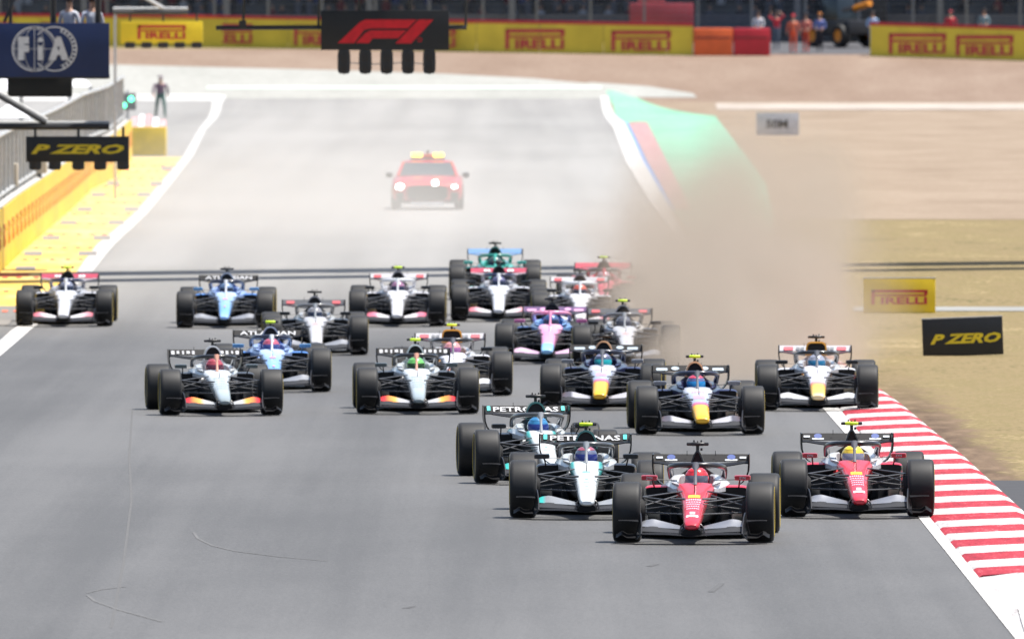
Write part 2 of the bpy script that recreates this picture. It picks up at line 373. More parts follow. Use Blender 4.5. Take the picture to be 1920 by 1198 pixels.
# far kerb beside the green run-off
fk = empty('kerb', (0, 0, 0)); fk['kind'] = 'structure'
FL = sorted([gp(*p)[::-1] for p in ((1267, 396), (1214, 305), (1178, 232))]); FR = sorted([gp(*p)[::-1] for p in ((1295, 394), (1250, 305), (1212, 231))])
d = FL[0][0] + .5; k = 0
while d < min(FL[-1][0], FR[-1][0]) - 3:
    mb = MB(); rr = []
    for q in range(3):
        dd = d + .01 + 2.98 * q / 2; a, b, z = lerp_pts(FL, dd), lerp_pts(FR, dd), zg(dd)
        rr.append([(a, dd, z + .04), ((a + b) / 2, dd, z + .08), (b, dd, z + .07), (b, dd, z - .02), (a, dd, z - .02)])
    mb.loft(rr); link('kerb_block', mb.mesh('kerb_block'), M_KR if k % 2 == 0 else M_KW, fk); d += 3.0; k += 1

# yellow painted apron in front of the pit wall, with grey gaps and red print
WALL = [gp(-60, 575), gp(5, 506), gp(172, 355), gp(215, 333), gp(250, 296)]
WALL = sorted([(d, x) for x, d in WALL])
drape('yellow_apron', [(x, d) for d, x in WALL], [p for p in LWL if p[1] > 285 and p[1] < dist(292)] + [(LWL[0][0], 286)], .016, M_YPAINT, pix=False)
M_GAP = mat('apron_grey', (.2, .19, .18), .8); M_RPRINT = mat('apron_red_print', (.65, .12, .06), .7)
for zx, zy in ((170, 1050), (455, 1050), (265, 968), (530, 968), (355, 888), (605, 888), (440, 818), (685, 818), (510, 742), (750, 742), (590, 682), (815, 685), (870, 605), (130, 1128)):
    px, py = zx / 2.786, 100 + zy / 2.786; w = 21 * (py - 80) / 400
    drape('painted_bar', [(px - w * .8, py + 4), (px - w * .75, py - 4)], [(px + w * .85, py + 4), (px + w * .9, py - 4)], .024, M_GAP)
for py in (312, 322, 336, 350, 366, 382, 402, 421, 441, 466, 488, 522, 548, 585):
    xl = lerp_pts(sorted([(p[1], p[0]) for p in ((-60, 575), (5, 506), (172, 355), (215, 333), (250, 300))]), py)
    xr = lerp_pts(sorted([(y, x) for x, y in ((20, 622), (143, 513), (183, 459), (248, 405), (301, 344), (344, 294))]), py)
    n = 5
    for i in range(n):
        x = xl + (xr - xl) * (i + .5) / n + random.uniform(-3, 3)
        drape('painted_print', [(x, py + 1.6), (x + 1, py - 1.6)], [(x + 10, py + 1.6), (x + 11, py - 1.6)], .022, M_RPRINT)
drape('painted_bar', [(-20, 612), (-10, 602)], [(14, 612), (24, 602)], .026, M_GAP)
drape('painted_bar', [(-40, 520), (-10, 513)], [(50, 520), (58, 515)], .026, M_RPRINT)

# ------------------------------------------------------------------ dust and haze
def volume_mat(name, color, dens, build=None, aniso=0.0):
    m = bpy.data.materials.new(name); m.use_nodes = True; nt = m.node_tree; nt.nodes.clear()
    out = nt.nodes.new('ShaderNodeOutputMaterial'); pv = nt.nodes.new('ShaderNodeVolumePrincipled')
    pv.inputs['Color'].default_value = (*color, 1); pv.inputs['Density'].default_value = dens; pv.inputs['Anisotropy'].default_value = aniso
    if build: nt.links.new(build(nt), pv.inputs['Density'])
    nt.links.new(pv.outputs[0], out.inputs['Volume']); return m
def soft_density(peak, nscale, lo, hi, stretch=(1, 1, 1), power=1.0, grade=None):
    """soft-edged ellipsoid in the -1..1 object space, broken up by noise"""
    def b(nt):
        N = nt.nodes.new; L = nt.links.new
        tc = N('ShaderNodeTexCoord'); ln = N('ShaderNodeVectorMath'); ln.operation = 'LENGTH'; L(tc.outputs['Object'], ln.inputs[0])
        mp = N('ShaderNodeMapping'); mp.inputs['Scale'].default_value = stretch; L(tc.outputs['Object'], mp.inputs[0])
        nz = N('ShaderNodeTexNoise'); nz.inputs['Scale'].default_value = nscale; nz.inputs['Detail'].default_value = 3; L(mp.outputs[0], nz.inputs['Vector'])
        a = N('ShaderNodeMath'); a.operation = 'MULTIPLY_ADD'; a.inputs[1].default_value = .8; L(nz.outputs['Fac'], a.inputs[0]); L(ln.outputs['Value'], a.inputs[2])
        mr = N('ShaderNodeMapRange'); mr.interpolation_type = 'SMOOTHSTEP'
        mr.inputs['From Min'].default_value = hi; mr.inputs['From Max'].default_value = lo; mr.inputs['To Min'].default_value = 0; mr.inputs['To Max'].default_value = 1
        L(a.outputs[0], mr.inputs['Value'])
        o = N('ShaderNodeMath'); o.operation = 'MULTIPLY'; o.inputs[1].default_value = peak; L(mr.outputs[0], o.inputs[0])
        return o.outputs[0]
    return b
def puff(name, c, r, material, label):
    mb = MB(); n, m = 24, 12; rings = []
    prof = [(-math.cos(math.pi * i / m), math.sin(math.pi * i / m)) for i in range(m + 1)]
    mb.lathe(prof, n=n, axis='z'); me = mb.mesh(name)
    o = link(name, me, material, kind='stuff'); o.location = c; o.scale = r; o['label'] = label
    return o
# ------------------------------------------------------------------ the race car: part meshes, local frame: x across, y rearwards from the front axle, z up
def sup(hw, z0, z1, y, n=20, e=2.6, xc=0.0):
    zc, hz = (z0 + z1) / 2, (z1 - z0) / 2; r = []
    for k in range(n):
        a = 2 * math.pi * k / n; c, s = math.cos(a), math.sin(a)
        r.append((xc + hw * math.copysign(abs(c) ** (2 / e), c), y, zc + hz * math.copysign(abs(s) ** (2 / e), s)))
    return r
PM = {}
NOSE = {'slim': [(-1.12, .055, .19, .235), (-1.09, .078, .175, .255), (-1.0, .092, .17, .285), (-.8, .104, .185, .335), (-.45, .118, .22, .41), (0, .137, .29, .49), (.35, .152, .35, .555), (.62, .175, .42, .61), (.82, .215, .5, .65), (.95, .23, .52, .668)],
        'wide': [(-1.12, .08, .19, .25), (-1.09, .098, .175, .275), (-1.0, .107, .17, .305), (-.8, .113, .185, .35), (-.45, .122, .22, .42), (0, .138, .29, .495), (.35, .155, .35, .56), (.62, .18, .42, .612), (.82, .218, .5, .65), (.95, .23, .52, .668)]}
for k, S in NOSE.items():
    mb = MB(); mb.loft([sup(hw, z0, z1, y, 24, 2.9) for y, hw, z0, z1 in S]); PM['nose_' + k] = mb.mesh('nose')
def nose_patch(kind, x0, x1, y0, y1):
    """a decal lying on the upper side of the nose"""
    S = NOSE[kind]; vs, fs = [], []
    nx, ny = 4, 2
    for j in range(ny + 1):
        y = y0 + (y1 - y0) * j / ny
        hw = lerp_pts([(s[0], s[1]) for s in S], y); za = lerp_pts([(s[0], s[2]) for s in S], y); zb = lerp_pts([(s[0], s[3]) for s in S], y)
        for i in range(nx + 1):
            x = x0 + (x1 - x0) * i / nx; u = min(.985, abs(x) / hw); z = (za + zb) / 2 + (zb - za) / 2 * (1 - u ** 2.9) ** (1 / 2.9)
            vs.append((x, y, z + .004))
    for j in range(ny):
        for i in range(nx): fs.append((j * (nx + 1) + i, j * (nx + 1) + i + 1, (j + 1) * (nx + 1) + i + 1, (j + 1) * (nx + 1) + i))
    return vs, fs
# tub behind the cockpit opening, dark inside
mb = MB(); mb.loft([sup(.1, .2, .42, -.2, 20, 3), sup(.14, .2, .5, .5, 20, 3), sup(.2, .19, .6, .951, 20, 3), sup(.24, .18, .56, 1.2, 20, 3), sup(.26, .17, .5, 1.6, 20, 3), sup(.27, .16, .5, 2.0, 20, 3)]); PM['cockpit'] = mb.mesh('cockpit')
# cockpit side, one per side: a padded rim rising to the headrest
def cockpit_side():
    mb = MB(); rings = []
    for y, xi, xo, z0, zt, zo in ((.86, .19, .225, .56, .655, .6), (1.0, .205, .265, .55, .675, .59), (1.25, .205, .32, .55, .705, .61), (1.5, .2, .36, .55, .725, .62), (1.75, .19, .38, .54, .735, .63), (1.98, .13, .385, .5, .74, .63)):
        rings.append([(xi, y, z0), (xi, y, zt - .015), (xi + .02, y, zt), (xi + .085 if y > .95 else xi + .02, y, zt - .005), (xo - .03, y, zo + .03), (xo, y, zo), (xo, y, z0)])
    mb.loft(rings); return mb
PM['cockpit_side_r'] = cockpit_side().mesh('cockpit_side'); PM['cockpit_side_l'] = cockpit_side().flipx().mesh('cockpit_side')
# engine cover
def half(pts, y): return [(x, y, z) for x, z in pts] + [(-x, y, z) for x, z in reversed(pts) if x > 0]
COV = [(1.93, [(0, 1.0), (.06, .995), (.1, .965), (.125, .90), (.135, .80), (.2, .745), (.3, .70), (.37, .6), (.38, .4)]),
       (2.1, [(0, 1.005), (.06, .995), (.1, .96), (.12, .89), (.14, .79), (.22, .725), (.32, .67), (.39, .58), (.4, .36)]),
       (2.6, [(0, .955), (.04, .945), (.065, .9), (.085, .83), (.12, .74), (.2, .665), (.31, .595), (.38, .5), (.39, .3)]),
       (3.1, [(0, .87), (.028, .86), (.045, .81), (.065, .74), (.09, .665), (.15, .58), (.23, .5), (.29, .42), (.3, .25)]),
       (3.5, [(0, .76), (.02, .75), (.035, .70), (.05, .64), (.07, .58), (.11, .5), (.16, .43), (.2, .36), (.2, .22)]),
       (3.95, [(0, .56), (.015, .55), (.025, .53), (.035, .5), (.045, .47), (.06, .43), (.07, .38), (.08, .34), (.08, .28)])]
mb = MB(); mb.loft([half(p, y) for y, p in COV]); PM['engine_cover'] = mb.mesh('engine_cover')
mb = MB(); mb.loft([half([(x * (1 - .5 * max(0, min(1, (z - .72) / .2))), z) for x, z in p_], y) for y, p_ in COV]); PM['engine_cover_tri'] = mb.mesh('engine_cover')
def arch(hw, z0, z1, y, n=20, e=2.0, taper=1.0):
    pts = []
    for k in range(n + 1):
        a = math.pi * k / n; c, s = math.cos(a), math.sin(a)
        x = hw * math.copysign(abs(c) ** (2 / e), c); z = z0 + (z1 - z0) * abs(s) ** (2 / e)
        x *= taper + (1 - taper) * (1 - (z - z0) / (z1 - z0)); pts.append((x, y, z))
    return pts
AIR = {'arch': (.125, .80, 1.0, 2.2, .95), 'tri': (.085, .80, 1.0, 2.4, .4), 'square': (.15, .82, 1.0, 5.0, .93)}
for k, (hw, z0, z1, e, tp) in AIR.items():
    mb = MB(); a = arch(hw + .022, z0 - .01, z1 + .024, 1.86, e=e, taper=tp); b = arch(hw + .02, z0 - .01, z1 + .02, 2.12, e=e, taper=tp); c = arch(hw, z0, z1, 1.855, e=e, taper=tp); dd = arch(hw * .8, z0 + .01, z1 - .02, 2.0, e=e, taper=tp)
    mb.loft([b, a, c, dd], cap=False); PM['airbox_' + k] = mb.mesh('air_intake')
    mb = MB(); mb.loft([arch(hw * .99, z0, z1 - .003, 1.875, e=e, taper=tp), arch(hw * .6, z0 + .01, z1 - .03, 2.0, e=e, taper=tp)]); PM['inlet_' + k] = mb.mesh('intake_opening')
# sidepod (right), with its dark inlet and undercut
def sidepod():
    mb = MB(); rings = []
    for y, xi, xo, z0, z1 in ((1.42, .24, .60, .505, .6), (1.46, .24, .615, .49, .615), (1.7, .24, .63, .36, .62), (2.1, .26, .62, .26, .6), (2.6, .24, .54, .2, .53), (3.1, .18, .38, .16, .42), (3.5, .12, .24, .14, .32)):
        xc, hw = (xi + xo) / 2, (xo - xi) / 2; rings.append(sup(hw, z0, z1, y, 20, 4.5, xc))
    mb.loft(rings); return mb
PM['sidepod_r'] = sidepod().mesh('sidepod'); PM['sidepod_l'] = sidepod().flipx().mesh('sidepod')
def inlet():
    mb = MB(); mb.loft([sup(.174, .49, .597, 1.412, 20, 6, .42), sup(.16, .5, .588, 1.5, 20, 5, .425)]); return mb
PM['sidepod_inlet_r'] = inlet().mesh('inlet'); PM['sidepod_inlet_l'] = inlet().flipx().mesh('inlet')
for s, t in ((1, 'r'), (-1, 'l')):
    mb = MB(); mb.loft([sup(hw, z0, z1, y, 16, 5, s * xc) for y, xc, hw, z0, z1 in ((1.5, .40, .19, .11, .5), (1.7, .41, .2, .1, .5), (2.4, .38, .2, .09, .45), (3.2, .28, .16, .09, .3))]); PM['undercut_' + t] = mb.mesh('sidepod_undercut')
# floor and its turning vanes
mb = MB(); rr = []
for y, hw, z in ((1.0, .25, .1), (1.15, .55, .13), (1.4, .72, .1), (2.0, .78, .08), (2.9, .74, .08), (3.3, .5, .09), (3.9, .45, .2)):
    rr.append([(-hw, y, z), (-hw * .5, y, z + .012), (0, y, z + .015), (hw * .5, y, z + .012), (hw, y, z), (hw, y, z - .025), (0, y, z - .045), (-hw, y, z - .025)])
mb.loft(rr); PM['floor'] = mb.mesh('floor')
def vane(x0, x1, y0, y1, z0, z1, t=.012):
    mb = MB(); rr = []
    for q in range(6):
        u = q / 5; x = x0 + (x1 - x0) * u ** 1.6; y = y0 + (y1 - y0) * u; top = z1 - .05 * u
        rr.append([(x - t / 2, y, z0), (x + t / 2, y, z0), (x + t / 2, y, top), (x - t / 2, y, top)])
    mb.loft(rr); return mb
for i, a in enumerate(((.3, .42, 1.0, 1.5, .09, .36), (.42, .6, 1.05, 1.55, .09, .33), (.56, .74, 1.1, 1.7, .09, .28))):
    PM['vane_r%d' % i] = vane(*a).mesh('floor_vane'); PM['vane_l%d' % i] = vane(*a).flipx().mesh('floor_vane')
# halo
HP = [(.31, 1.98, .70), (.318, 1.84, .765), (.322, 1.65, .81), (.312, 1.42, .838), (.28, 1.22, .855), (.215, 1.08, .866), (.12, 1.005, .872), (0, .985, .873)]
HP = HP + [(-x, y, z) for x, y, z in reversed(HP[:-1])]
mb = MB(); mb.tube(HP, .038, 12, flat=.85); PM['halo'] = mb.mesh('halo', angle=80)
mb = MB(); mb.tube([(0, .80, .64), (0, .87, .74), (0, .93, .82), (0, .99, .865)], [.022, .017, .02, .06], 10, flat=1.0); PM['halo_pillar'] = mb.mesh('halo_pillar', angle=80)
# front wing
def wing_strip(st, th=.014):
    """st: stations (x, y_lead, z_lead, y_trail, z_trail)"""
    rr = []
    for x, ya, za, yb, zb in st:
        n = 6; up = []; dn = []
        for q in range(n + 1):
            u = q / n; y = ya + (yb - ya) * u; z = za + (zb - za) * (u + .25 * u * (u - 1)) ; t = th * (.35 + 2.2 * u * (1 - u)) 
            up.append((x, y, z + t / 2)); dn.append((x, y, z - t / 2))
        rr.append(up + dn[::-1])
    mb = MB(); mb.loft(rr); return mb
def xs(a, b, n): return [a + (b - a) * i / (n - 1) for i in range(n)]
mb = wing_strip([(x, -1.12 + .35 * abs(x) ** 1.5, .098 + .018 * min(1, abs(x) / .3), -.86 + .22 * abs(x), .125 + .03 * abs(x)) for x in xs(-.645, .645, 27)], .02); PM['main_plane'] = mb.mesh('main_plane')
def flap(lo, hi):
    st = []
    for x in xs(.115, .615, 15):
        zt = lerp_pts([(.115, hi[0]), (.3, hi[1]), (.46, hi[2]), (.56, hi[3]), (.615, hi[4])], x); zl = lo[0] + lo[1] * x
        st.append((x, lo[2] + .16 * x, zl, lo[3] + .1 * x, zt))
    return wing_strip(st)
F1_ = flap((.125, .04, -.93, -.76), (.165, .185, .205, .2, .185)); F2_ = flap((.165, .065, -.8, -.6), (.2, .245, .285, .27, .24))
PM['flap_r0'] = F1_.mesh('flap'); PM['flap_l0'] = F1_.flipx().mesh('flap'); PM['flap_r1'] = F2_.mesh('flap'); PM['flap_l1'] = F2_.flipx().mesh('flap')
def endplate():
    mb = MB(); rr = []
    for y, z0, z1, bo in ((-1.0, .06, .13, 0), (-.85, .055, .22, .0), (-.7, .055, .31, .01), (-.55, .06, .355, .02), (-.42, .07, .36, .03)):
        p = []
        for q in range(6):
            u = q / 5; z = z0 + (z1 - z0) * u; x = .645 + bo - .03 * math.sin(u * 2.4) - .035 * u * u; p.append((x, y, z))
        rr.append([(x + .007, y, z) for x, y, z in p] + [(x - .007, y, z) for x, y, z in reversed(p)])
    mb.loft(rr); return mb
PM['endplate_r'] = endplate().mesh('endplate'); PM['endplate_l'] = endplate().flipx().mesh('endplate')
def diveplane(): 
    return wing_strip([(x, -.72 + .1 * (x - .63), .258 + .012 * math.sin((x - .63) * 9), -.46, .272) for x in xs(.632, .868, 7)], .012)
PM['dive_plane_r'] = diveplane().mesh('dive_plane'); PM['dive_plane_l'] = diveplane().flipx().mesh('dive_plane')
def footplate():
    st = []
    for x in xs(.648, .9, 11):
        u = (x - .648) / .252; z = .075 + .04 * math.exp(-((u - .72) / .16) ** 2) - .01 * u; st.append((x, -.92 + .28 * u, z, -.43, z + .035))
    return wing_strip(st, .014)
PM['footplate_r'] = footplate().mesh('footplate'); PM['footplate_l'] = footplate().flipx().mesh('footplate')
mb = MB(); mb.loft([sup(.105, .095, .19, -1.07, 16, 3), sup(.125, .085, .215, -.98, 16, 3), sup(.12, .085, .2, -.8, 16, 3), sup(.1, .09, .19, -.62, 16, 3)]); PM['nose_mount'] = mb.mesh('nose_mount')
for s, t in ((1, 'r'), (-1, 'l')):
    mb = MB(); mb.tube([(s * .125, -1.0, .11), (s * .145, -.98, .15), (s * .128, -.95, .205), (s * .1, -.93, .235)], .011, 8); PM['pylon_' + t] = mb.mesh('wing_pylon')
# suspension arms (right side; mirrored)
ARMS = [((.60, .02, .525), (.13, -.3, .475), .016), ((.60, .06, .525), (.155, .55, .575), .016), ((.6, .0, .50), (.15, .25, .38), .013),
        ((.6, .05, .42), (.2, .3, .535), .014), ((.60, -.02, .345), (.11, -.35, .335), .016), ((.60, .08, .34), (.13, .5, .31), .016), ((.6, -.1, .385), (.12, -.22, .45), .011),
        ((.265, -.05, .505), (.1, -.1, .505), .022)]
RARMS = [((.58, 3.4, .5), (.12, 3.1, .48), .015), ((.58, 3.42, .5), (.1, 3.75, .46), .015), ((.58, 3.4, .24), (.14, 3.05, .25), .015), ((.58, 3.44, .24), (.1, 3.85, .25), .015), ((.58, 3.4, .36), (.1, 3.55, .4), .02)]
for i, (a, b, r) in enumerate(ARMS + RARMS):
    m2 = MB(); m2.tube([a, b], r, 8, flat=.6); PM['arm_r%d' % i] = m2.mesh('suspension_arm'); PM['arm_l%d' % i] = m2.flipx().mesh('suspension_arm')
# wheels
def tyre(hw, r, rr):
    prof = [(-hw * .86, rr), (-hw * .97, rr + .04), (-hw, r * .83), (-hw * .985, r * .9), (-hw * .93, r * .955), (-hw * .84, r * .985), (-hw * .68, r * .997), (0, r), (hw * .68, r * .997), (hw * .84, r * .985), (hw * .93, r * .955), (hw * .985, r * .9), (hw, r * .83), (hw * .97, rr + .04), (hw * .86, rr)]
    mb = MB(); mb.lathe(prof, (0, 0, 0), 64, 'x', closed=True); return mb
def rim(hw, rr):
    mb = MB(); mb.lathe([(hw * .84, rr), (hw * .9, rr * .97), (hw * .86, rr * .9), (hw * .78, rr * .55), (hw * .72, rr * .22), (hw * .86, rr * .18), (hw * .88, .001)], (0, 0, 0), 40)
    mb.lathe([(-hw * .84, rr), (-hw * .8, rr * .96), (-hw * .3, rr * .9), (-hw * .2, .001)], (0, 0, 0), 40); return mb
def band(hw, r): 
    mb = MB(); mb.lathe([(hw * .985 + .002, r * .845), (hw * 1.0 + .003, r * .83), (hw * .99 + .003, r * .81), (hw * .975 + .002, r * .795)], (0, 0, 0), 64); return mb
for k, hw, r in (('f', .165, .353), ('b', .188, .356)):
    PM['tyre_' + k] = tyre(hw, r, .235).mesh('tyre'); PM['rim_' + k] = rim(hw, .235).mesh('wheel_rim'); PM['band_' + k] = band(hw, r).mesh('sidewall_band', angle=80)
for s, t in ((1, 'r'), (-1, 'l')):
    mb = MB(); mb.lathe([(.02, .001), (.02, .12), (.05, .15), (.09, .16)], (.0, 0, 0), 28); mb.v = [(s * (x + .55), y, z + .353) for x, y, z in mb.v]; PM['brake_duct_' + t] = mb.mesh('brake_duct')
# mirrors
for s, t in ((1, 'r'), (-1, 'l')):
    mb = MB(); mb.loft([sup(.09, .694, .746, 1.0, 16, 6, s * .55), sup(.098, .69, .752, 1.03, 16, 6, s * .55), sup(.098, .69, .752, 1.1, 16, 6, s * .55)]); PM['mirror_' + t] = mb.mesh('mirror')
    mb = MB(); mb.tube([(s * .47, 1.06, .70), (s * .22, 1.08, .69)], .008, 6, flat=.6); mb.tube([(s * .52, 1.08, .70), (s * .5, 1.44, .60)], .01, 6); PM['mirror_stalk_' + t] = mb.mesh('mirror_stalk')
# rear wing
mb = wing_strip([(x, 3.62, .762 + .055 * min(1, (abs(x) / .5)) ** 2, 3.9, .80 + .03 * min(1, (abs(x) / .5)) ** 2) for x in xs(-.562, .562, 21)], .03); PM['rear_plane'] = mb.mesh('main_plane')
mb = wing_strip([(x, 3.86, .832, 3.98, .915) for x in xs(-.562, .562, 9)], .016); PM['rear_flap'] = mb.mesh('flap')
def rear_end():
    mb = MB(); rr = []
    path = [(.572, .925), (.574, .86), (.574, .79), (.568, .72), (.545, .65), (.5, .59), (.44, .55)]
    for i, (x, z) in enumerate(path):
        u = i / 6; y0, y1 = 3.55 + .05 * u, 4.02 - .1 * u; rr.append([(x - .009, y0, z), (x + .009, y0, z), (x + .009, y1, z), (x - .009, y1, z)])
    mb.loft(rr); return mb
PM['rear_endplate_r'] = rear_end().mesh('endplate'); PM['rear_endplate_l'] = rear_end().flipx().mesh('endplate')
mb = MB(); mb.tube([(0, 3.7, .45), (0, 3.72, .62), (0, 3.78, .78)], [.03, .022, .02], 8); PM['rear_pylon'] = mb.mesh('wing_pylon')
mb = MB(); mb.loft([sup(.12, .12, .4, 3.3, 16, 3), sup(.09, .2, .42, 3.9, 16, 3), sup(.05, .26, .36, 4.1, 16, 3)]); PM['gearbox'] = mb.mesh('gearbox')
# camera pod above the air intake
mb = MB(); mb.tube([(0, 1.98, .99), (0, 1.98, 1.08)], .02, 8); mb.box((.045, 2.0, 1.03), (.025, .05, .03)); PM['pod_post'] = mb.mesh('camera_post')
mb = MB(); mb.tube([(-.08, 1.98, 1.093), (-.06, 1.97, 1.093), (.06, 1.97, 1.093), (.08, 1.98, 1.093)], [.018, .023, .023, .018], 10); PM['pod'] = mb.mesh('camera_pod')
for s, t in ((1, 'r'), (-1, 'l')):
    mb = MB(); mb.tube([(s * .08, 1.98, 1.093), (s * .125, 1.98, 1.093), (s * .132, 1.98, 1.093)], [.02, .019, .01], 8); PM['pod_tip_' + t] = mb.mesh('camera_lens')
mb = MB(); mb.tube([(.043, 1.99, 1.11), (.043, 1.99, 1.13), (.043, 1.99, 1.142)], [.007, .011, .004], 6); PM['antenna_r'] = mb.mesh('antenna'); PM['antenna_l'] = mb.flipx().mesh('antenna')
mb = MB(); mb.tube([(0, 1.99, 1.11), (0, 1.99, 1.125), (0, 1.99, 1.132)], [.006, .009, .003], 6); PM['antenna_c'] = mb.mesh('antenna')
mb = MB(); mb.tube([(-.17, 3.9, .9), (-.17, 3.9, .96)], .004, 5); PM['aerial_l'] = mb.mesh('aerial'); PM['aerial_r'] = mb.flipx().mesh('aerial')
mb = MB(); mb.tube([(0, .35, .56), (0, .34, .63), (.0, .34, .66)], [.006, .005, .003], 6); PM['pitot'] = mb.mesh('pitot_tube')
for m_ in PM.values(): m_.materials.append(None)

# lettering meshes for wings
def wing_text(txt, w, h=.062):
    me = text_mesh(txt, h, w, bold=.02, depth=.002)
    for v in me.vertices: v.co = Vector((v.co.x, 3.845 + .12 * ((v.co.z + .04) / .083) * .9 + v.co.y - .006, .873 + v.co.z))
    me.materials.append(None); return me
TXT = {'PETRONAS': wing_text('PETRONAS', .88), 'ATLASSIAN': wing_text('ATLASSIAN', .92)}
def wing_marks(rects, name):
    """printed patches on the rear-wing flap, one mesh each: (x, z, half width, half height, round)"""
    out = []
    for x, z, hw, hh, rd in rects:
        mb = MB(); n = 16; pts = []
        for k in range(n):
            a = 2 * math.pi * k / n; e = 2 if rd else 8; c, s = math.cos(a), math.sin(a)
            px = x + hw * math.copysign(abs(c) ** (2 / e), c); pz = z + hh * math.copysign(abs(s) ** (2 / e), s)
            pts.append((px, 3.845 + .12 * ((pz - .833) / .083) * .9 - .008, pz))
        mb.add(pts, [tuple(range(n))]); me = mb.mesh(name, smooth=False); me.materials.append(None); out.append(me)
    return out
WM = {'hp': wing_marks([(-.36, .885, .05, .03, 1), (.36, .885, .05, .03, 1)], 'wing_mark'),
      'hpw': wing_marks([(-.36, .852, .075, .01, 0), (.36, .852, .075, .01, 0), (-.5, .88, .04, .012, 0), (.5, .88, .04, .012, 0)], 'wing_mark'),
      'blocks': wing_marks([(-.5 + .08 * i + (.05 if i > 6 else 0), .872 + .004 * (i % 2), .027 - .006 * (i % 3), .028 - .006 * (i % 2), 0) for i in range(13) if abs(-.5 + .08 * i) > .13], 'wing_mark'),
      'ovals': wing_marks([(-.22, .875, .06, .026, 1), (.22, .875, .06, .026, 1), (-.42, .862, .085, .02, 0), (.42, .862, .085, .02, 0)], 'wing_mark'),
      'reds': wing_marks([(-.42, .874, .075, .026, 0), (.42, .874, .075, .026, 0)], 'wing_mark'),
      'greys': wing_marks([(-.27, .872, .03, .02, 0), (-.2, .872, .03, .02, 0), (.27, .872, .03, .02, 0), (.2, .872, .03, .02, 0)], 'wing_mark')}
def nose_rows(kind, rows, name):
    out = []
    for r_ in rows:
        mb = MB(); v, f = nose_patch(kind, *r_); mb.add(v, f); me = mb.mesh(name); me.materials.append(None); out.append(me)
    return out
def text_row(y0, y1, hw, n, gap=.3):
    w = 2 * hw / n; return [(-hw + w * i, -hw + w * (i + 1 - gap), y0, y1) for i in range(n)]
random.seed(3)
NR = {'ferrari_y': nose_rows('slim', [(-.07, .07, .12, .26)], 'nose_mark'),
      'ferrari_t': nose_rows('slim', text_row(-.02, .06, .09, 7) + text_row(-.14, -.08, .09, 6) + text_row(-.26, -.2, .08, 8) + text_row(-.38, -.32, .08, 6) + text_row(-.50, -.45, .075, 7), 'nose_mark'),
      'ferrari_w': nose_rows('slim', [(-.03, .03, -.74, -.64), (-.07, .07, -.86, -.78)], 'nose_mark'),
      'merc_m': nose_rows('slim', [(-.05, .05, .28, .36), (-.045, .045, -.3, -.28), (-.02, .02, -.12, -.08), (-.02, .02, -.52, -.5), (-.035, .035, -.68, -.66)], 'nose_mark'),
      'audi_m': nose_rows('slim', text_row(.28, .36, .09, 6) + text_row(.1, .16, .09, 5) + text_row(-.1, -.03, .085, 6) + text_row(-.28, -.22, .08, 5) + text_row(-.45, -.39, .08, 7), 'nose_mark'),
      'rb_m': nose_rows('wide', text_row(.52, .58, .1, 5) + [(-.08, .08, .1, .3)], 'nose_mark'),
      'plain_m': nose_rows('wide', [(-.05, .05, .22, .34), (-.02, .02, -.5, -.4)], 'nose_mark')}
MIRROR_TXT = {}
for s, t in ((1, 'r'), (-1, 'l')):
    me = text_mesh('ZYN', .03, .075, bold=.01, depth=.002)
    for v in me.vertices: v.co = Vector((v.co.x + s * .55, .995 + v.co.y, .72 + v.co.z))
    me.materials.append(None); MIRROR_TXT[t] = me

# seated driver: one body mesh from a posed skeleton, plus helmet
def skin_mesh(joints, edges, root, sub=1):
    me = bpy.data.meshes.new('body'); me.from_pydata([j[0] for j in joints], edges, [])
    ob = bpy.data.objects.new('body_tmp', me); COL.objects.link(ob)
    sk = ob.modifiers.new('skin', 'SKIN'); 
    if not me.skin_vertices: me.skin_vertices.new()
    for i, j in enumerate(joints):
        sv = me.skin_vertices[0].data[i]; r = j[1]; sv.radius = r if isinstance(r, tuple) else (r, r); sv.use_root = (i == root)
    sk.use_smooth_shade = True
    sb = ob.modifiers.new('sub', 'SUBSURF'); sb.levels = sub; sb.render_levels = sub
    dg = bpy.context.evaluated_depsgraph_get(); dg.update(); out = bpy.data.meshes.new_from_object(ob.evaluated_get(dg))
    bpy.data.objects.remove(ob); return out
DJ = [((0, 1.5, .33), (.16, .12)), ((0, 1.62, .5), (.17, .12)), ((0, 1.62, .6), (.13, .1)), ((0, 1.56, .66), .06), ((0, 1.53, .70), .07),
      ((-.17, 1.58, .58), .07), ((-.2, 1.38, .47), .055), ((-.11, 1.15, .52), .045), ((.17, 1.58, .58), .07), ((.2, 1.38, .47), .055), ((.11, 1.15, .52), .045),
      ((-.1, 1.1, .42), .08), ((-.1, .7, .42), .06), ((.1, 1.1, .42), .08), ((.1, .7, .42), .06)]
DE = [(0, 1), (1, 2), (2, 3), (3, 4), (2, 5), (5, 6), (6, 7), (2, 8), (8, 9), (9, 10), (0, 11), (11, 12), (0, 13), (13, 14)]
ME_DRV = skin_mesh(DJ, DE, 0); ME_DRV.materials.clear(); ME_DRV.materials.append(None)
mb = MB(); rr = []
for i in range(13):
    t = math.pi * i / 12; rr.append((-math.cos(t), math.sin(t)))
mb.lathe([(u * .142, w * .146) for u, w in rr], (0, 1.5, .695), 24, 'z')
mb.v = [(x * (1 if z > .68 else .95), y - (.05 * max(0, (.74 - z) / .15) if y < 1.5 else 0), z) for x, y, z in mb.v]; PM['helmet'] = mb.mesh('helmet', angle=180)
mb = MB(); rg = []
for z, r in ((.652, .148), (.68, .151), (.715, .149), (.738, .143)):
    rg.append([(r * math.sin(a), 1.5 - r * math.cos(a) * 1.06 - (.045 * max(0, (.74 - z) / .15)), z) for a in [(-1.15 + 2.3 * k / 14) for k in range(15)]])
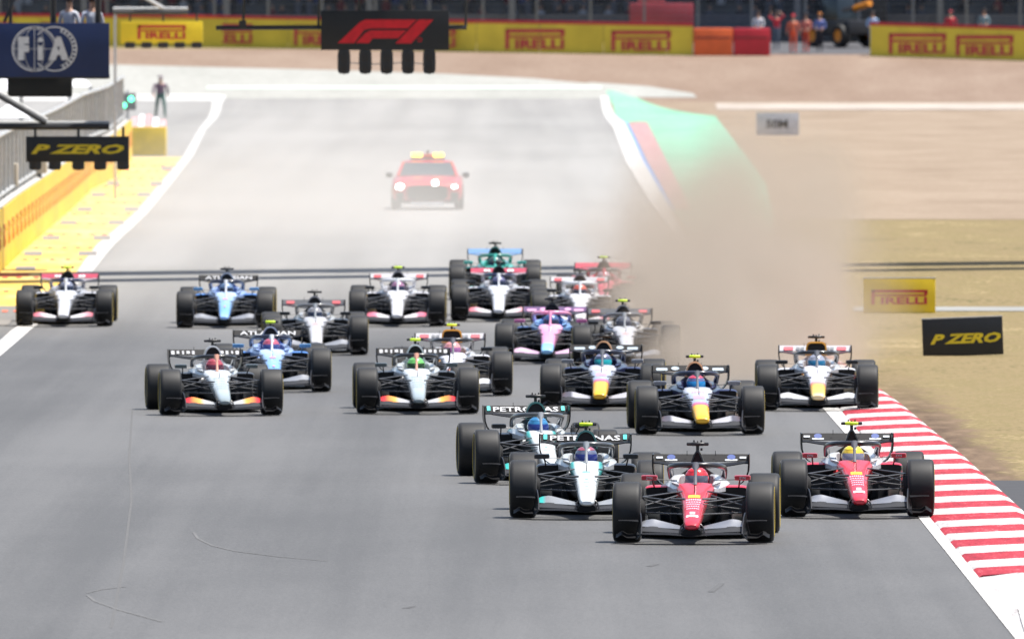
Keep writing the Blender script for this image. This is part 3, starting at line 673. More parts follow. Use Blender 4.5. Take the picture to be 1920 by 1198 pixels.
mb.loft(rg, cap=False, closed=False); PM['visor'] = mb.mesh('visor', angle=180)
mb = MB(); mb.lathe([(.091, .1145), (.112, .0935), (.131, .061), (.1435, .001)], (0, 1.5, .696), 24, 'z'); PM['helmet_top'] = mb.mesh('helmet_top', angle=180)
mb = MB(); mb.tube([(-.13, 1.0, .585), (-.1, .98, .63), (.1, .98, .63), (.13, 1.0, .585), (.09, 1.02, .54), (-.09, 1.02, .54), (-.13, 1.0, .585)], .018, 8, cap=False); PM['steering_wheel'] = mb.mesh('steering_wheel')
for k in ('helmet', 'visor', 'helmet_top', 'steering_wheel'): PM[k].materials.append(None)

M_TYRE = mat('tyre_rubber', (.0115, .012, .013), .6, var=.25, scale=5, spec=.35)
_b = M_TYRE.node_tree.nodes['Principled BSDF']; _b.inputs['Sheen Weight'].default_value = .14; _b.inputs['Sheen Roughness'].default_value = .35
M_CARB = mat('carbon_fibre', (.014, .014, .016), .32, var=.3, scale=30, spec=.5)
M_CARBM = mat('carbon_matt', (.018, .018, .02), .5, var=.3, scale=30)
M_WINGB = mat('wing_black', (.007, .007, .008), .55, var=.2, scale=10, spec=.2)
M_VOID = mat('intake_dark', (.004, .004, .005), .8)
M_ARM = mat('suspension_carbon', (.06, .061, .065), .3, var=.2, scale=20)
M_RIM = mat('rim_dark', (.02, .02, .021), .35, metal=.6)
M_BAND = mat('sidewall_yellow', (.42, .3, .02), .6)
M_HALO = mat('halo_black', (.02, .02, .022), .28, coat=.3)
M_CAMY = mat('camera_yellow', (.62, .85, .03), .45)
M_CAMB = mat('camera_black', (.012, .012, .013), .4)
M_FLAP0 = mat('flap_graphite', (.03, .031, .034), .5, var=.2, scale=8, spec=.25)
M_WHITE = mat('decal_white', (.5, .51, .53), .45)

def paint(name, c, rough=.28, coat=.6): return mat('paint_' + name, c, rough, var=.05, scale=3, coat=coat)
P_RED = (.56, .022, .045); P_WHT = (.78, .78, .8); P_SIL = (.52, .55, .58); P_TEAL = (.02, .42, .38); P_NAVY = (.02, .025, .08)
SKYB = (.24, .45, .86); ORG = (.85, .38, .03); YEL = (.9, .55, .03); PINK = (.85, .33, .52)
def LV(**k): return k
LIV = {
 'ferrari': LV(nose='slim', body=ramp_mat('nose_ferrari', [(-1.2, P_RED), (-.9, (.6, .03, .05)), (.55, (.62, .05, .07)), (.95, (.55, .03, .05))]), side=paint('red', P_RED), cockpit=paint('cream_white', (.72, .72, .76)), cover=paint('black_gloss', (.015, .016, .018)), air='tri', airm=M_CARB, flap=mat('wing_silver', (.36, .37, .39), .33, metal=.75, var=.05), mirror=paint('mirror_red', (.5, .012, .03)), halo=M_HALO, pil=paint('halo_grey', (.16, .165, .18)), rw=M_WINGB, rf=M_WINGB, re=M_CARB,
   marks=[('ferrari_y', (.85, .6, .05)), ('ferrari_t', (.8, .45, .55)), ('ferrari_w', (.85, .82, .82))], wing=[('hp', (.02, .06, .26)), ('hpw', (.45, .48, .52))], ztxt=True),
 'merc': LV(nose='slim', body=ramp_mat('nose_merc', [(0, (.7, .74, .75)), (.135, (.68, .73, .74)), (.165, (.05, .4, .38)), (.19, (.05, .3, .29)), (.21, (.02, .03, .03))], axis='absx', lo=0, hi=.4), side=M_CARB, cockpit=paint('silver_pale', (.6, .63, .65)), cover=paint('black_gloss', (.015, .016, .018)), air='arch', airm=paint('airbox_teal', (.03, .12, .11)), flap=ramp_mat('flap_merc', [(0, (.12, .13, .14)), (.2, (.27, .285, .3)), (.5, (.2, .21, .22)), (.545, P_TEAL), (.7, P_TEAL)], axis='absx', lo=0, hi=.7), mirror=M_CARB, halo=paint('halo_graphite', (.06, .065, .07)), pil=paint('halo_silver', (.3, .32, .34)), rw=M_WINGB, rf=M_WINGB, re=M_CARB,
   marks=[('merc_m', (.25, .5, .52))], text='PETRONAS', tealtips=True),
 'audi': LV(nose='slim', body=ramp_mat('nose_audi', [(-1.2, (.1, .13, .14)), (-1.0, (.3, .36, .38)), (-.6, (.45, .52, .55)), (.3, (.55, .62, .66)), (.95, (.6, .64, .68))]), side=paint('grey_dark', (.05, .055, .06)), cockpit=paint('silver_pale', (.6, .63, .65)), cover=paint('silver_pale', (.6, .63, .65)), air='arch', airm=paint('silver_pale', (.6, .63, .65)), flap=ramp_mat('flap_audi', [(0, (.35, .36, .37)), (.28, (.5, .5, .51)), (.36, (.85, .38, .05)), (.46, (.8, .2, .03)), (.52, (.6, .02, .02)), (.7, (.4, .01, .01))], axis='absx', lo=0, hi=.7), mirror=paint('mirror_green_grey', (.08, .1, .1)), halo=M_HALO, pil=paint('halo_copper', (.7, .35, .25)), rw=M_WINGB, rf=M_WINGB, re=M_CARB, marks=[('audi_m', (.3, .38, .4))], wing=[('blocks', (.38, .39, .41))]),
 'bull': LV(nose='wide', body=ramp_mat('nose_bull', [(-1.2, (.85, .45, .02)), (-.35, (.9, .5, .03)), (-.30, (.7, .1, .2)), (-.16, (.55, .2, .35)), (-.1, (.42, .5, .66)), (.5, (.5, .55, .68)), (.7, (.6, .62, .7)), (.95, (.4, .42, .5))]), side=paint('navy', P_NAVY), cockpit=paint('navy', P_NAVY), cover=paint('navy', P_NAVY), air='arch', airm=paint('airbox_orange_pale', (.8, .42, .2)), flap=ramp_mat('flap_bull', [(0, (.05, .05, .07)), (.15, (.16, .16, .18)), (.2, (.42, .42, .45)), (.42, (.4, .4, .43)), (.46, (.08, .08, .1)), (.7, (.1, .05, .05))], axis='absx', lo=0, hi=.7), mirror=paint('grey_mid', (.2, .2, .22)), halo=paint('navy_dark', (.015, .018, .04)), pil=paint('halo_grey', (.16, .165, .18)), rw=M_WINGB, rf=M_WINGB, re=M_CARB, marks=[('rb_m', (.62, .3, .38))], wing=[('ovals', (.35, .42, .48))]),
 'white_orange': LV(nose='wide', body=ramp_mat('nose_white_orange', [(-1.2, (.9, .8, .6)), (-1.0, (.9, .6, .1)), (-.55, (.95, .55, .06)), (-.42, (.9, .35, .15)), (-.3, (.75, .3, .35)), (-.22, (.72, .72, .8)), (.95, (.75, .75, .82))]), side=paint('white_body', (.56, .56, .59)), cockpit=paint('white_body', (.56, .56, .59)), cover=paint('white_body', (.56, .56, .59)), air='square', airm=paint('orange', ORG), flap=paint('flap_white', (.52, .53, .55)), mirror=M_CARB, halo=M_HALO, pil=paint('halo_grey', (.16, .165, .18)), rw=M_CARB, rf=paint('wing_grey_white', (.42, .42, .44)), re=M_CARB, marks=[], wing=[('reds', (.65, .06, .09)), ('greys', (.12, .13, .15))], collar=paint('orange', ORG)),
 'blue': LV(nose='slim', body=ramp_mat('nose_blue', [(-1.2, (.3, .5, .9)), (-.7, (.18, .42, .85)), (.2, (.3, .5, .85)), (.95, (.5, .65, .9))]), side=paint('blue_mid', (.06, .2, .55)), cockpit=paint('blue_pale', (.35, .5, .85)), cover=paint('blue_deep', (.03, .08, .3)), air='arch', airm=paint('blue_air', (.3, .35, .45)), flap=mat('flap_grey', (.36, .37, .39), .35, metal=.6, var=.05), mirror=paint('mirror_blue', (.1, .3, .6)), halo=paint('navy_dark', (.015, .018, .04)), pil=paint('halo_white', (.7, .72, .75)), rw=M_WINGB, rf=M_WINGB, re=M_CARB, marks=[('plain_m', (.6, .3, .4))], text='ATLASSIAN'),
 'silver': LV(nose='wide', body=ramp_mat('nose_silver', [(-1.2, (.56, .55, .55)), (.0, (.54, .54, .56)), (.95, (.48, .48, .5))]), side=paint('grey_dark', (.05, .055, .06)), cockpit=paint('silver_warm', (.5, .5, .5)), cover=paint('grey_dark', (.05, .055, .06)), air='arch', airm=paint('grey_mid', (.2, .2, .22)), flap=mat('flap_grey', (.36, .37, .39), .35, metal=.6, var=.05), mirror=M_CARB, halo=paint('halo_mid', (.12, .12, .125)), pil=paint('halo_silver', (.3, .32, .34)), rw=M_CARB, rf=paint('grey_dark', (.05, .055, .06)), re=M_CARB, marks=[('plain_m', (.7, .35, .35))], wing=[('reds', (.45, .03, .05))]),
 'pink': LV(nose='wide', body=ramp_mat('nose_pink', [(-1.2, (.3, .6, .9)), (-.72, (.25, .55, .9)), (-.62, (.8, .35, .6)), (.3, (.85, .35, .6)), (.95, (.85, .45, .65))]), side=paint('pod_blue', (.05, .1, .25)), cockpit=paint('blue_pale2', (.2, .4, .75)), cover=paint('blue_deep', (.03, .08, .3)), air='arch', airm=M_CARB, flap=paint('flap_pink', (.6, .4, .55)), mirror=paint('mirror_pink', (.6, .15, .35)), halo=paint('pink', PINK), pil=paint('pink', PINK), rw=M_CARB, rf=paint('wing_plum', (.12, .06, .16)), re=M_CARB, marks=[], wing=[('ovals', (.6, .3, .5))]),
 'haas': LV(nose='wide', body=ramp_mat('nose_haas', [(-1.2, (.66, .66, .68)), (.95, (.66, .66, .68))]), side=paint('white_body', (.56, .56, .59)), cockpit=paint('white_body', (.56, .56, .59)), cover=paint('black_gloss', (.015, .016, .018)), air='arch', airm=paint('grey_mid', (.2, .2, .22)), flap=ramp_mat('flap_haas', [(0, (.6, .6, .62)), (.35, (.65, .62, .62)), (.42, (.6, .2, .28)), (.7, (.5, .04, .07))], axis='absx', lo=0, hi=.7), mirror=M_CARB, halo=paint('halo_white', (.7, .72, .75)), pil=paint('halo_white', (.7, .72, .75)), rw=M_CARB, rf=paint('wing_grey_white', (.42, .42, .44)), re=M_CARB, marks=[], wing=[('reds', (.6, .04, .06))]),
 'rbul': LV(nose='wide', body=ramp_mat('nose_rbul', [(-1.2, (.6, .62, .67)), (.95, (.62, .64, .69))]), side=paint('white_grey', (.5, .51, .55)), cockpit=paint('white_grey', (.5, .51, .55)), cover=paint('navy', P_NAVY), air='arch', airm=M_CARB, flap=ramp_mat('flap_rbul', [(0, (.65, .65, .68)), (.3, (.68, .66, .68)), (.5, (.62, .2, .24)), (.7, (.4, .02, .03))], axis='absx', lo=0, hi=.7), mirror=M_CARB, halo=paint('navy', P_NAVY), pil=paint('halo_white', (.7, .72, .75)), rw=paint('wing_grey_white', (.42, .42, .44)), rf=paint('wing_crimson', (.4, .03, .07)), re=M_CARB, marks=[('plain_m', (.5, .52, .6))], wing=[('greys', (.7, .7, .72))]),
 'green': LV(nose='slim', body=paint('green_nose', (.03, .3, .25)), side=paint('green_deep', (.01, .14, .12)), cockpit=paint('green_bright', (.08, .5, .42)), cover=paint('green_deep', (.01, .14, .12)), air='arch', airm=paint('green_deep', (.01, .14, .12)), flap=paint('green_nose', (.03, .3, .25)), mirror=paint('green_bright', (.08, .5, .42)), halo=paint('green_halo', (.02, .22, .19)), pil=paint('green_bright', (.08, .5, .42)), rw=paint('wing_blue', (.12, .25, .45)), rf=paint('wing_blue', (.12, .25, .45)), re=M_CARB, marks=[], wing=[]),
 'rosso': LV(nose='slim', body=paint('rose_red', (.65, .08, .12)), side=paint('rose_red', (.65, .08, .12)), cockpit=paint('rose_red', (.65, .08, .12)), cover=paint('rose_red', (.65, .08, .12)), air='arch', airm=M_CARB, flap=paint('flap_white', (.52, .53, .55)), mirror=paint('rose_red', (.65, .08, .12)), halo=M_HALO, pil=paint('rose_red', (.65, .08, .12)), rw=paint('wing_rose', (.45, .05, .08)), rf=paint('wing_rose', (.45, .05, .08)), re=M_CARB, marks=[], wing=[]),
}
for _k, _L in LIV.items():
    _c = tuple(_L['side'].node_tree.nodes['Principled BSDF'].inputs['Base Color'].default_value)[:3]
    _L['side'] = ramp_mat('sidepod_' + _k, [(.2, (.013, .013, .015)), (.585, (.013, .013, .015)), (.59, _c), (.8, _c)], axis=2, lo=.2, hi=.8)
def race_car(px, py, off, liv, label, yellow, helmet, hlabel, visor=(.02, .03, .06), top=None, dfix=None, suit=(.5, .5, .52)):
    d = dfix or dist(py); X = (px - 960) * d / F; L = LIV[liv]
    rz = -math.asin(off / 3.4); pitch = math.atan2(zg(d + 3.4) - zg(d), 3.4)
    root = empty('race_car', (X, d, zg(d) + .014)); root.rotation_euler = (pitch, 0, rz)
    tag(root, label, 'race car', 'race cars on the opening lap')
    def P(n, key, m, par=root): return link(n, PM[key], m, par)
    body = P('body_shell', 'nose_' + L['nose'], L['body'])
    for k, c in L['marks']:
        for me_ in NR[k]: link('nose_marking', me_, mat('mark_%.2f_%.2f_%.2f' % c, c, .45), body)
    P('pitot_tube', 'pitot', M_CARB, body)
    P('cockpit', 'cockpit', M_VOID); P('steering_wheel', 'steering_wheel', M_CARBM)
    for t in 'rl': P('cockpit_side', 'cockpit_side_' + t, L['cockpit'])
    cov = P('engine_cover', 'engine_cover_tri' if L['air'] == 'tri' else 'engine_cover', L['cover'])
    P('air_intake', 'airbox_' + L['air'], L['airm'], cov); P('intake_opening', 'inlet_' + L['air'], M_VOID, cov)
    for t in 'rl':
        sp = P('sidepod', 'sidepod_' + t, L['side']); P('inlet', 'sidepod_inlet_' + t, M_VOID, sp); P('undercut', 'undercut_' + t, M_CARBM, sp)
        for i in range(3): P('floor_vane', 'vane_%s%d' % (t, i), M_CARB)
        mi = P('mirror', 'mirror_' + t, L['mirror']); P('mirror_stalk', 'mirror_stalk_' + t, M_CARB, mi)
        if L.get('ztxt'): link('lettering', MIRROR_TXT[t], M_WHITE, mi)
        for i in range(len(ARMS) + len(RARMS)): P('suspension_arm', 'arm_%s%d' % (t, i), M_ARM)
        P('brake_duct', 'brake_duct_' + t, M_VOID)
    P('floor', 'floor', M_WINGB); P('gearbox', 'gearbox', M_CARBM)
    h = P('halo', 'halo', L['halo']); P('halo_pillar', 'halo_pillar', L['pil'], h)
    fw = P('front_wing', 'main_plane', M_WINGB)
    for t in 'rl':
        P('flap', 'flap_%s0' % t, M_FLAP0, fw); P('flap', 'flap_%s1' % t, L['flap'], fw)
        P('endplate', 'endplate_' + t, M_CARB, fw); P('dive_plane', 'dive_plane_' + t, M_CARB, fw); P('footplate', 'footplate_' + t, M_WINGB, fw); P('wing_pylon', 'pylon_' + t, M_CARB, fw)
    P('nose_mount', 'nose_mount', M_WINGB, fw)
    for k, s, y in (('f', 1, 0), ('f', -1, 0), ('b', 1, 3.4), ('b', -1, 3.4)):
        w = empty('wheel', (s * (.782 if k == 'f' else .765), y, .353), 0 if s > 0 else math.pi, root); w.rotation_euler = (random.uniform(0, 6) if s > 0 else random.uniform(0, 6), 0, 0 if s > 0 else math.pi)
        P('tyre', 'tyre_' + k, M_TYRE, w); P('wheel_rim', 'rim_' + k, M_RIM, w); P('sidewall_band', 'band_' + k, M_BAND, w)
    rw = P('rear_wing', 'rear_plane', L['rw'])
    P('flap', 'rear_flap', L['rf'], rw); P('wing_pylon', 'rear_pylon', M_CARB, rw)
    for t in 'rl': P('endplate', 'rear_endplate_' + t, L['re'], rw); P('aerial', 'aerial_' + t, M_CARB, rw)
    if L.get('text'): link('lettering', TXT[L['text']], M_WHITE, rw)
    for k, c in L.get('wing', []):
        for me_ in WM[k]: link('wing_marking', me_, mat('mark_%.2f_%.2f_%.2f' % c, c, .45), rw)
    if L.get('tealtips'):
        for me_ in WM_TEAL: link('wing_marking', me_, mat('teal_tab', (.02, .5, .47), .4), rw)
    post = P('camera_post', 'pod_post', M_CAMB)
    pod = P('camera_pod', 'pod', M_CAMY if yellow else M_CAMB)
    for t in 'rl': P('camera_lens', 'pod_tip_' + t, M_CAMB, pod)
    for t in 'rlc': P('antenna', 'antenna_' + t, M_CAMB, pod)
    # driver
    dr = empty('person', root.location); dr.rotation_euler = root.rotation_euler
    tag(dr, hlabel, 'driver', 'drivers in the race cars')
    link('body', ME_DRV, mat('suit_%.2f_%.2f_%.2f' % suit, suit, .8), dr)
    hm = link('helmet', PM['helmet'], mat('helmet_%.2f_%.2f_%.2f' % helmet, helmet, .2, var=.5, scale=9, coat=.8), dr)
    link('visor', PM['visor'], mat('visor_%.2f_%.2f_%.2f' % visor, visor, .08, var=0), hm)
    t2 = top or helmet; link('helmet_top', PM['helmet_top'], mat('helmet_top_%.2f_%.2f_%.2f' % t2, t2, .2, var=.3, scale=14, coat=.8), hm)
    return root
WM_TEAL = wing_marks([(-.5, .885, .024, .03, 0), (.5, .885, .024, .03, 0)], 'wing_marking')

race_car(1301, 1018, .117, 'ferrari', 'leading red race car with black camera bar, nearest to the camera', False, (.62, .02, .03), 'driver in a red helmet in the leading red race car', (.1, .1, .14), suit=(.6, .05, .06))
race_car(1607, 970, -.04, 'ferrari', 'red race car with lime camera pod running beside the striped kerb', True, (.8, .5, .03), 'driver in a yellow helmet in the red race car by the kerb', (.2, .2, .28), (.85, .6, .03), suit=(.6, .05, .06))
race_car(1100, 972, .0, 'merc', 'silver and teal race car with lime camera pod, left of the leading red car', True, (.1, .12, .2), 'driver in a dark multicoloured helmet in the silver car with lime camera pod', (.02, .03, .16), (.35, .08, .12), suit=(.6, .62, .63))
race_car(1023, 907, -.225, 'merc', 'silver and teal race car with black camera bar, angled behind its lime-camera twin', False, (.03, .2, .42), 'driver in a bright blue helmet in the angled silver and teal car', (.02, .04, .2), suit=(.6, .62, .63))
race_car(1312, 815, -.088, 'bull', 'navy race car with yellow nose tip and lime camera pod', True, (.08, .1, .25), 'driver in a navy helmet in the yellow-nosed car with lime camera', (.02, .2, .5), (.55, .05, .1), suit=(.05, .06, .16))
race_car(1127, 768, .09, 'bull', 'navy race car with yellow nose tip and black camera bar', False, (.05, .08, .14), 'driver in a dark helmet in the yellow-nosed car with black camera', (.02, .35, .4), (.2, .2, .3), suit=(.05, .06, .16))
race_car(1533, 770, .03, 'white_orange', 'white race car with square orange air intake, wheels on the kerb before the dust', False, (.3, .32, .4), 'driver in a grey helmet in the white car at the kerb end', (.02, .14, .28), suit=(.8, .4, .1))
race_car(413.5, 779, -.28, 'audi', 'grey race car with red-tipped front wing and black camera bar, nearest on the left', False, (.4, .06, .08), 'driver in a dark red helmet in the grey car nearest on the left', (.1, .03, .05), suit=(.6, .6, .6))
race_car(783, 776, -.085, 'audi', 'grey race car with red-tipped front wing and lime camera pod', True, (.15, .5, .12), 'driver in a green helmet in the grey car with red-tipped wing', (.02, .05, .02), suit=(.6, .6, .6))
race_car(512, 735, -.13, 'blue', 'pale blue race car with lime camera pod behind the grey car', True, (.5, .1, .16), 'driver in a red and blue helmet in the lime-camera blue car', (.05, .08, .25), suit=(.3, .45, .8))
race_car(851, 742, -.07, 'white_orange', 'white race car with square orange air intake and lime camera pod', True, (.7, .3, .3), 'driver in an orange and pink helmet in the white car behind the green-helmeted driver', (.3, .12, .3), suit=(.8, .4, .1))
race_car(592, 666, -.08, 'silver', 'silver-nosed race car with black camera bar in the left middle of the pack', False, (.25, .25, .27), 'driver in a grey helmet in the silver-nosed car left of centre', suit=(.5, .5, .5))
race_car(1029, 682, .11, 'pink', 'pink race car with blue nose tip and pink halo', False, (.05, .1, .25), 'driver in a navy helmet under the pink halo', suit=(.2, .4, .8))
race_car(1174, 686, -.08, 'silver', 'silver-nosed race car with lime camera pod at the edge of the dust', True, (.1, .11, .14), 'driver in a black helmet in the silver-nosed car by the dust', suit=(.5, .5, .5))
race_car(745, 612, .0, 'haas', 'white race car with red rear wing lettering and lime camera pod', True, (.3, .15, .25), 'driver in a purple helmet in the white lime-camera car at mid track', suit=(.6, .6, .62))
race_car(121, 612, .0, 'rbul', 'white-nosed race car with crimson rear wing beside the yellow apron', True, (.2, .22, .3), 'driver in a slate helmet in the car beside the yellow apron', suit=(.6, .6, .62))
race_car(422, 615, .0, 'blue', 'pale blue race car with black camera bar far back on the left', False, (.12, .2, .35), 'driver in a blue helmet in the far back pale blue car', suit=(.3, .45, .8))
race_car(935, 602, .0, 'rbul', 'white-nosed race car with crimson rear wing directly ahead of the green car', False, (.1, .1, .2), 'driver in a dark helmet in the car just ahead of the green one', suit=(.6, .6, .62))
race_car(928, 562, .0, 'green', 'green race car with blue rear wing at the tail of the pack', False, (.06, .1, .1), 'driver in a dark green helmet in the green car', suit=(.05, .3, .25))
race_car(1088, 618, .0, 'haas', 'white race car with red rear wing lettering half veiled by dust behind the pink car', False, (.55, .1, .06), 'driver in a red-brown helmet in the white car half veiled by dust', suit=(.6, .6, .62))
race_car(1133, 592, .0, 'rosso', 'rose red race car almost hidden in the dust', True, (.5, .3, .35), 'driver in a pinkish helmet in the rose red car in the dust', suit=(.6, .1, .1))
# ------------------------------------------------------------------ signs, gantry, barriers, people
M_BLK = mat('panel_black', (.012, .013, .016), .45); M_STEEL = mat('steel_dark', (.03, .031, .034), .45); M_GALV = mat('steel_galvanised', (.55, .55, .54), .45, metal=.3, scale=8)
M_YEL = mat('board_yellow', (.84, .6, .02), .55, scale=1.5); M_PRED = mat('logo_red', (.55, .015, .03), .5); M_PZ = mat('lettering_yellow', (.8, .6, .02), .5)
M_NAVY = mat('sign_navy', (.012, .03, .115), .5, scale=1.5); M_F1R = mat('logo_bright_red', (.72, .008, .02), .45); M_WT = mat('sign_white', (.78, .78, .8), .5)
def boxmesh(d, bevel=.0, name='board'): return MB().box((0, 0, 0), d).mesh(name, smooth=bool(bevel), bevel=bevel)
def pirelli(w, h):
    """the long-P wordmark, facing -y, centred"""
    mb = MB(); t = .012; g = h * .17
    mb.box((-w / 2 + g / 2, 0, 0), (g, t, h)); mb.box((0, 0, h / 2 - g * .5), (w, t, g))
    mb.box((w / 2 - g * .5, 0, h / 2 - g * 1.3), (g, t, g * 1.2)); mb.box((g * .4, 0, h / 2 - g * 2.2), (w - g * 1.4, t, g * .55))
    me = mb.mesh('wordmark', smooth=False)
    tm = text_mesh('IRELLI', h * .48, w * .82, bold=.03, depth=t / 2)
    bm = bmesh.new(); bm.from_mesh(me); n = len(bm.verts); bm.from_mesh(tm); bm.verts.ensure_lookup_table()
    for v in bm.verts[n:]: v.co += Vector((w * .08, 0, -h * .24))
    bm.to_mesh(me); bm.free(); me.materials.clear(); return me
PIR = pirelli(1.0, .34)
def put_wordmark(parent, loc, w, h, m=M_PRED, rz=0):
    o = link('wordmark', PIR, m, parent); o.location = loc; o.scale = (w, 1, h / .34); o.rotation_euler = (0, 0, rz); return o
PIR.materials.append(None)

def ground_board(name, x0, x1, ytop, ybot, m, label, tilt=0.0):
    d = dist(ybot); s = F / d; w = (x1 - x0) / s; h = (ybot - ytop) / s; X = ((x0 + x1) / 2 - 960) / s
    r = empty(name, (X, d, zg(d))); r.rotation_euler = (0, tilt, 0); tag(r, label, 'sign board')
    o = link('board', boxmesh((w, .09, h), .012), m, r); o.location = (0, 0, h / 2)
    for sx in (-1, 1):
        l = link('leg', MB().tube([(sx * w * .38, .05, h * .8), (sx * w * .38, .5, .0)], .02, 6).mesh('leg'), M_GALV, r)
    e = link('edge_trim', boxmesh((w + .01, .1, .02), 0, 'edge_trim'), mat('trim_pale', (.5, .5, .5), .5), r); e.location = (0, 0, h + .008)
    return r, w, h
b, w, h = ground_board('advertising_board', 1619, 1754, 522, 587, M_YEL, 'yellow advertising board with red wordmark standing on the dry grass')
put_wordmark(b, (.0, -.052, h * .46), w * .78, h * .42)
b, w, h = ground_board('advertising_board', 1731, 1882, 596, 667, M_BLK, 'black advertising board with yellow italic lettering on the dry grass', tilt=R(-2.2))
PZ = text_mesh('P ZERO', .2, 1.3, shear=.35, bold=.045, depth=.004); PZ.materials.append(None)
o = link('lettering', PZ, M_PZ, b); o.location = (.05, -.05, h * .46); o.scale = (.98, 1, .92)
b, w, h = ground_board('distance_board', 1418, 1498, 212, 254, mat('board_white', (.6, .6, .62), .6), 'pale distance marker board veiled by dust on the gravel')
o = link('lettering', text_mesh('50M', .34, .85, bold=.03), M_BLK, b); o.location = (-.03, -.05, h * .5)

# light panels and start gantry over the track
GD = 345.0
def wire_box(name, parent, pts, r, m=M_STEEL, n=6):
    return link(name, MB().tube(pts, r, n).mesh(name), m, parent)
def lamps(parent, xs_, ztop, hgt, wid, d):
    for x in xs_:
        l = link('lamp_housing', LAMP, M_STEEL, parent); l.location = (x, d, ztop); l.scale = (wid, wid, hgt)
        q = link('lens', LENS, mat('lens_dark', (.022, .018, .018), .3), l)
mb = MB(); mb.loft([sup(.5, -1.0, 0, -.5, 20, 5), sup(.5, -1.0, 0, .3, 20, 5), sup(.3, -.8, -.2, .5, 20, 5)]); LAMP = mb.mesh('lamp_housing'); LAMP.materials.append(None)
mb = MB(); mb.lathe([(-.53, .001), (-.52, .2), (-.505, .3)], (0, 0, -.72), 16, 'y'); mb.lathe([(-.53, .001), (-.52, .2), (-.505, .3)], (0, 0, -.3), 16, 'y'); LENS = mb.mesh('lens'); LENS.materials.append(None)
def px2(x, y, d=GD): return at(x, y, d)
# F1 panel
fp = empty('start_light_panel', px2(721, 139)); tag(fp, 'black start light panel with red slanted logo hanging over the track', 'light panel')
O = fp.location
def rel(x, y, d=GD): return px2(x, y, d) - O
s_ = F / GD
p = link('panel', boxmesh((240 / s_, .3, 74 / s_), .01), M_BLK, fp); p.location = rel(722, 57.5)
LG = [[(900, 290), (1050, 150), (1085, 133), (1428, 133), (1368, 192), (1120, 192), (1078, 202), (1010, 290)],
      [(1022, 290), (1085, 222), (1120, 205), (1358, 205), (1302, 258), (1135, 258), (1108, 290)], [(1285, 292), (1440, 133), (1540, 133), (1390, 292)]]
for poly in LG:
    pts = [((380 + x / 3.556 - 722) / s_, -((y / 3.556) - 57.5) / s_) for x, y in poly]
    o = link('logo', MB().prism(pts, -.17, -.155).mesh('logo', smooth=False), M_F1R, fp); o.location = rel(722, 57.5)
mb = MB(); mb.lathe([(-.16, .05), (-.165, .05), (-.165, .035), (-.16, .035)], ((380 + 1448 / 3.556 - 722) / s_, 0, -(268 / 3.556 - 57.5) / s_), 16, 'y', closed=True); o = link('logo', mb.mesh('logo'), M_F1R, fp); o.location = rel(722, 57.5)
lamps(fp, [(645 + 40 * i - 721) / s_ for i in range(5)], (139 - 93) / s_, 46 / s_, 24 / s_, 0)
wire_box('cable', fp, [rel(645, 118), rel(700, 121), rel(760, 118), rel(805, 121)], .012, M_GALV)
wire_box('support_bar', fp, [rel(405, 53), rel(605, 52)], .05, n=8); wire_box('support_bar', fp, [rel(840, 52), rel(875, 52)], .05, n=8)
for x in (456, 597, 672, 770, 873): wire_box('hanger_rod', fp, [rel(x, 52), rel(x + (3 if x != 770 else -4), -60)], .03 if x != 770 else .045)
mb = MB(); mb.box((0, 0, 0), (.16, .16, .16)); o = link('clamp', mb.mesh('clamp', smooth=False), M_STEEL, fp); o.location = rel(455, 46)
# overhead truss beam, skewed across the straight, and its towers
gy = GD; 
gan = empty('start_gantry', (0, gy, 0)); tag(gan, 'dark steel truss gantry above the straight carrying the start lights', 'gantry')
def gpt(x, z, o=0.0):
    a = R(30); return Vector((x * 1.0 - o * math.sin(a), x * math.tan(a) + o * math.cos(a), z))
ZB = 7.6
for o_, z in ((-2.6, ZB), (2.6, ZB), (-2.6, ZB + 1.1), (2.6, ZB + 1.1)): wire_box('chord', gan, [gpt(-16, z, o_), gpt(17, z, o_)], .13, n=8)
for o_, hw in ((-2.6, 1.1), (2.6, 1.7)):
    mb = MB(); mb.loft([[gpt(x, ZB + .2 + z, o_ + dy) for dy, z in ((-hw, 0), (hw, 0), (hw, .08), (-hw, .08))] for x in (-16, 17)]); link('shadow_deck', mb.mesh('shadow_deck', smooth=False), M_STEEL, gan)  # unseen decks added to thicken the shadow the gantry casts
for i in range(33):
    for o_ in (-2.6, 2.6):
        z0, z1 = (ZB, ZB + 1.1) if i % 2 == 0 else (ZB + 1.1, ZB); wire_box('brace', gan, [gpt(-16 + i, z0, o_), gpt(-15 + i, z1, o_)], .04, n=5)
for x in (-16, 17):
    for o_ in (-2.6, 2.6): q = gpt(x, 0, o_); wire_box('tower_leg', gan, [(q.x, q.y, zg(gy + q.y)), gpt(x, ZB + 1.1, o_)], .14, n=8)

def light_panel(x0, x1, y0, y1, d, m, label, lampx, ylamp, beam):
    s = F / d; c = at((x0 + x1) / 2, y1, d); r = empty('light_panel', c); tag(r, label, 'light panel')
    p = link('panel', boxmesh(((x1 - x0) / s, .3, (y1 - y0) / s), .012), m, r); p.location = (0, 0, (y1 - y0) / 2 / s)
    lamps(r, [(x - (x0 + x1) / 2) / s for x in lampx], .04, (ylamp - y1) / s + .04, 23 / s if d < 400 else 20 / s, 0)
    bx0, bx1, by = beam
    wire_box('beam', r, [at(bx0, by, d) - c, at(bx1, by, d) - c], .07, M_STEEL, 8)
    wire_box('beam_rail', r, [at(bx0, by - 7, d) - c + Vector((0, .15, 0)), at(bx1, by - 7, d) - c + Vector((0, .15, 0))], .045, M_GALV, 8)
    for x in lampx[::2]: wire_box('hanger_rod', r, [at(x, by, d) - c, at(x, y0 + 2, d) - c], .03)
    return r, s
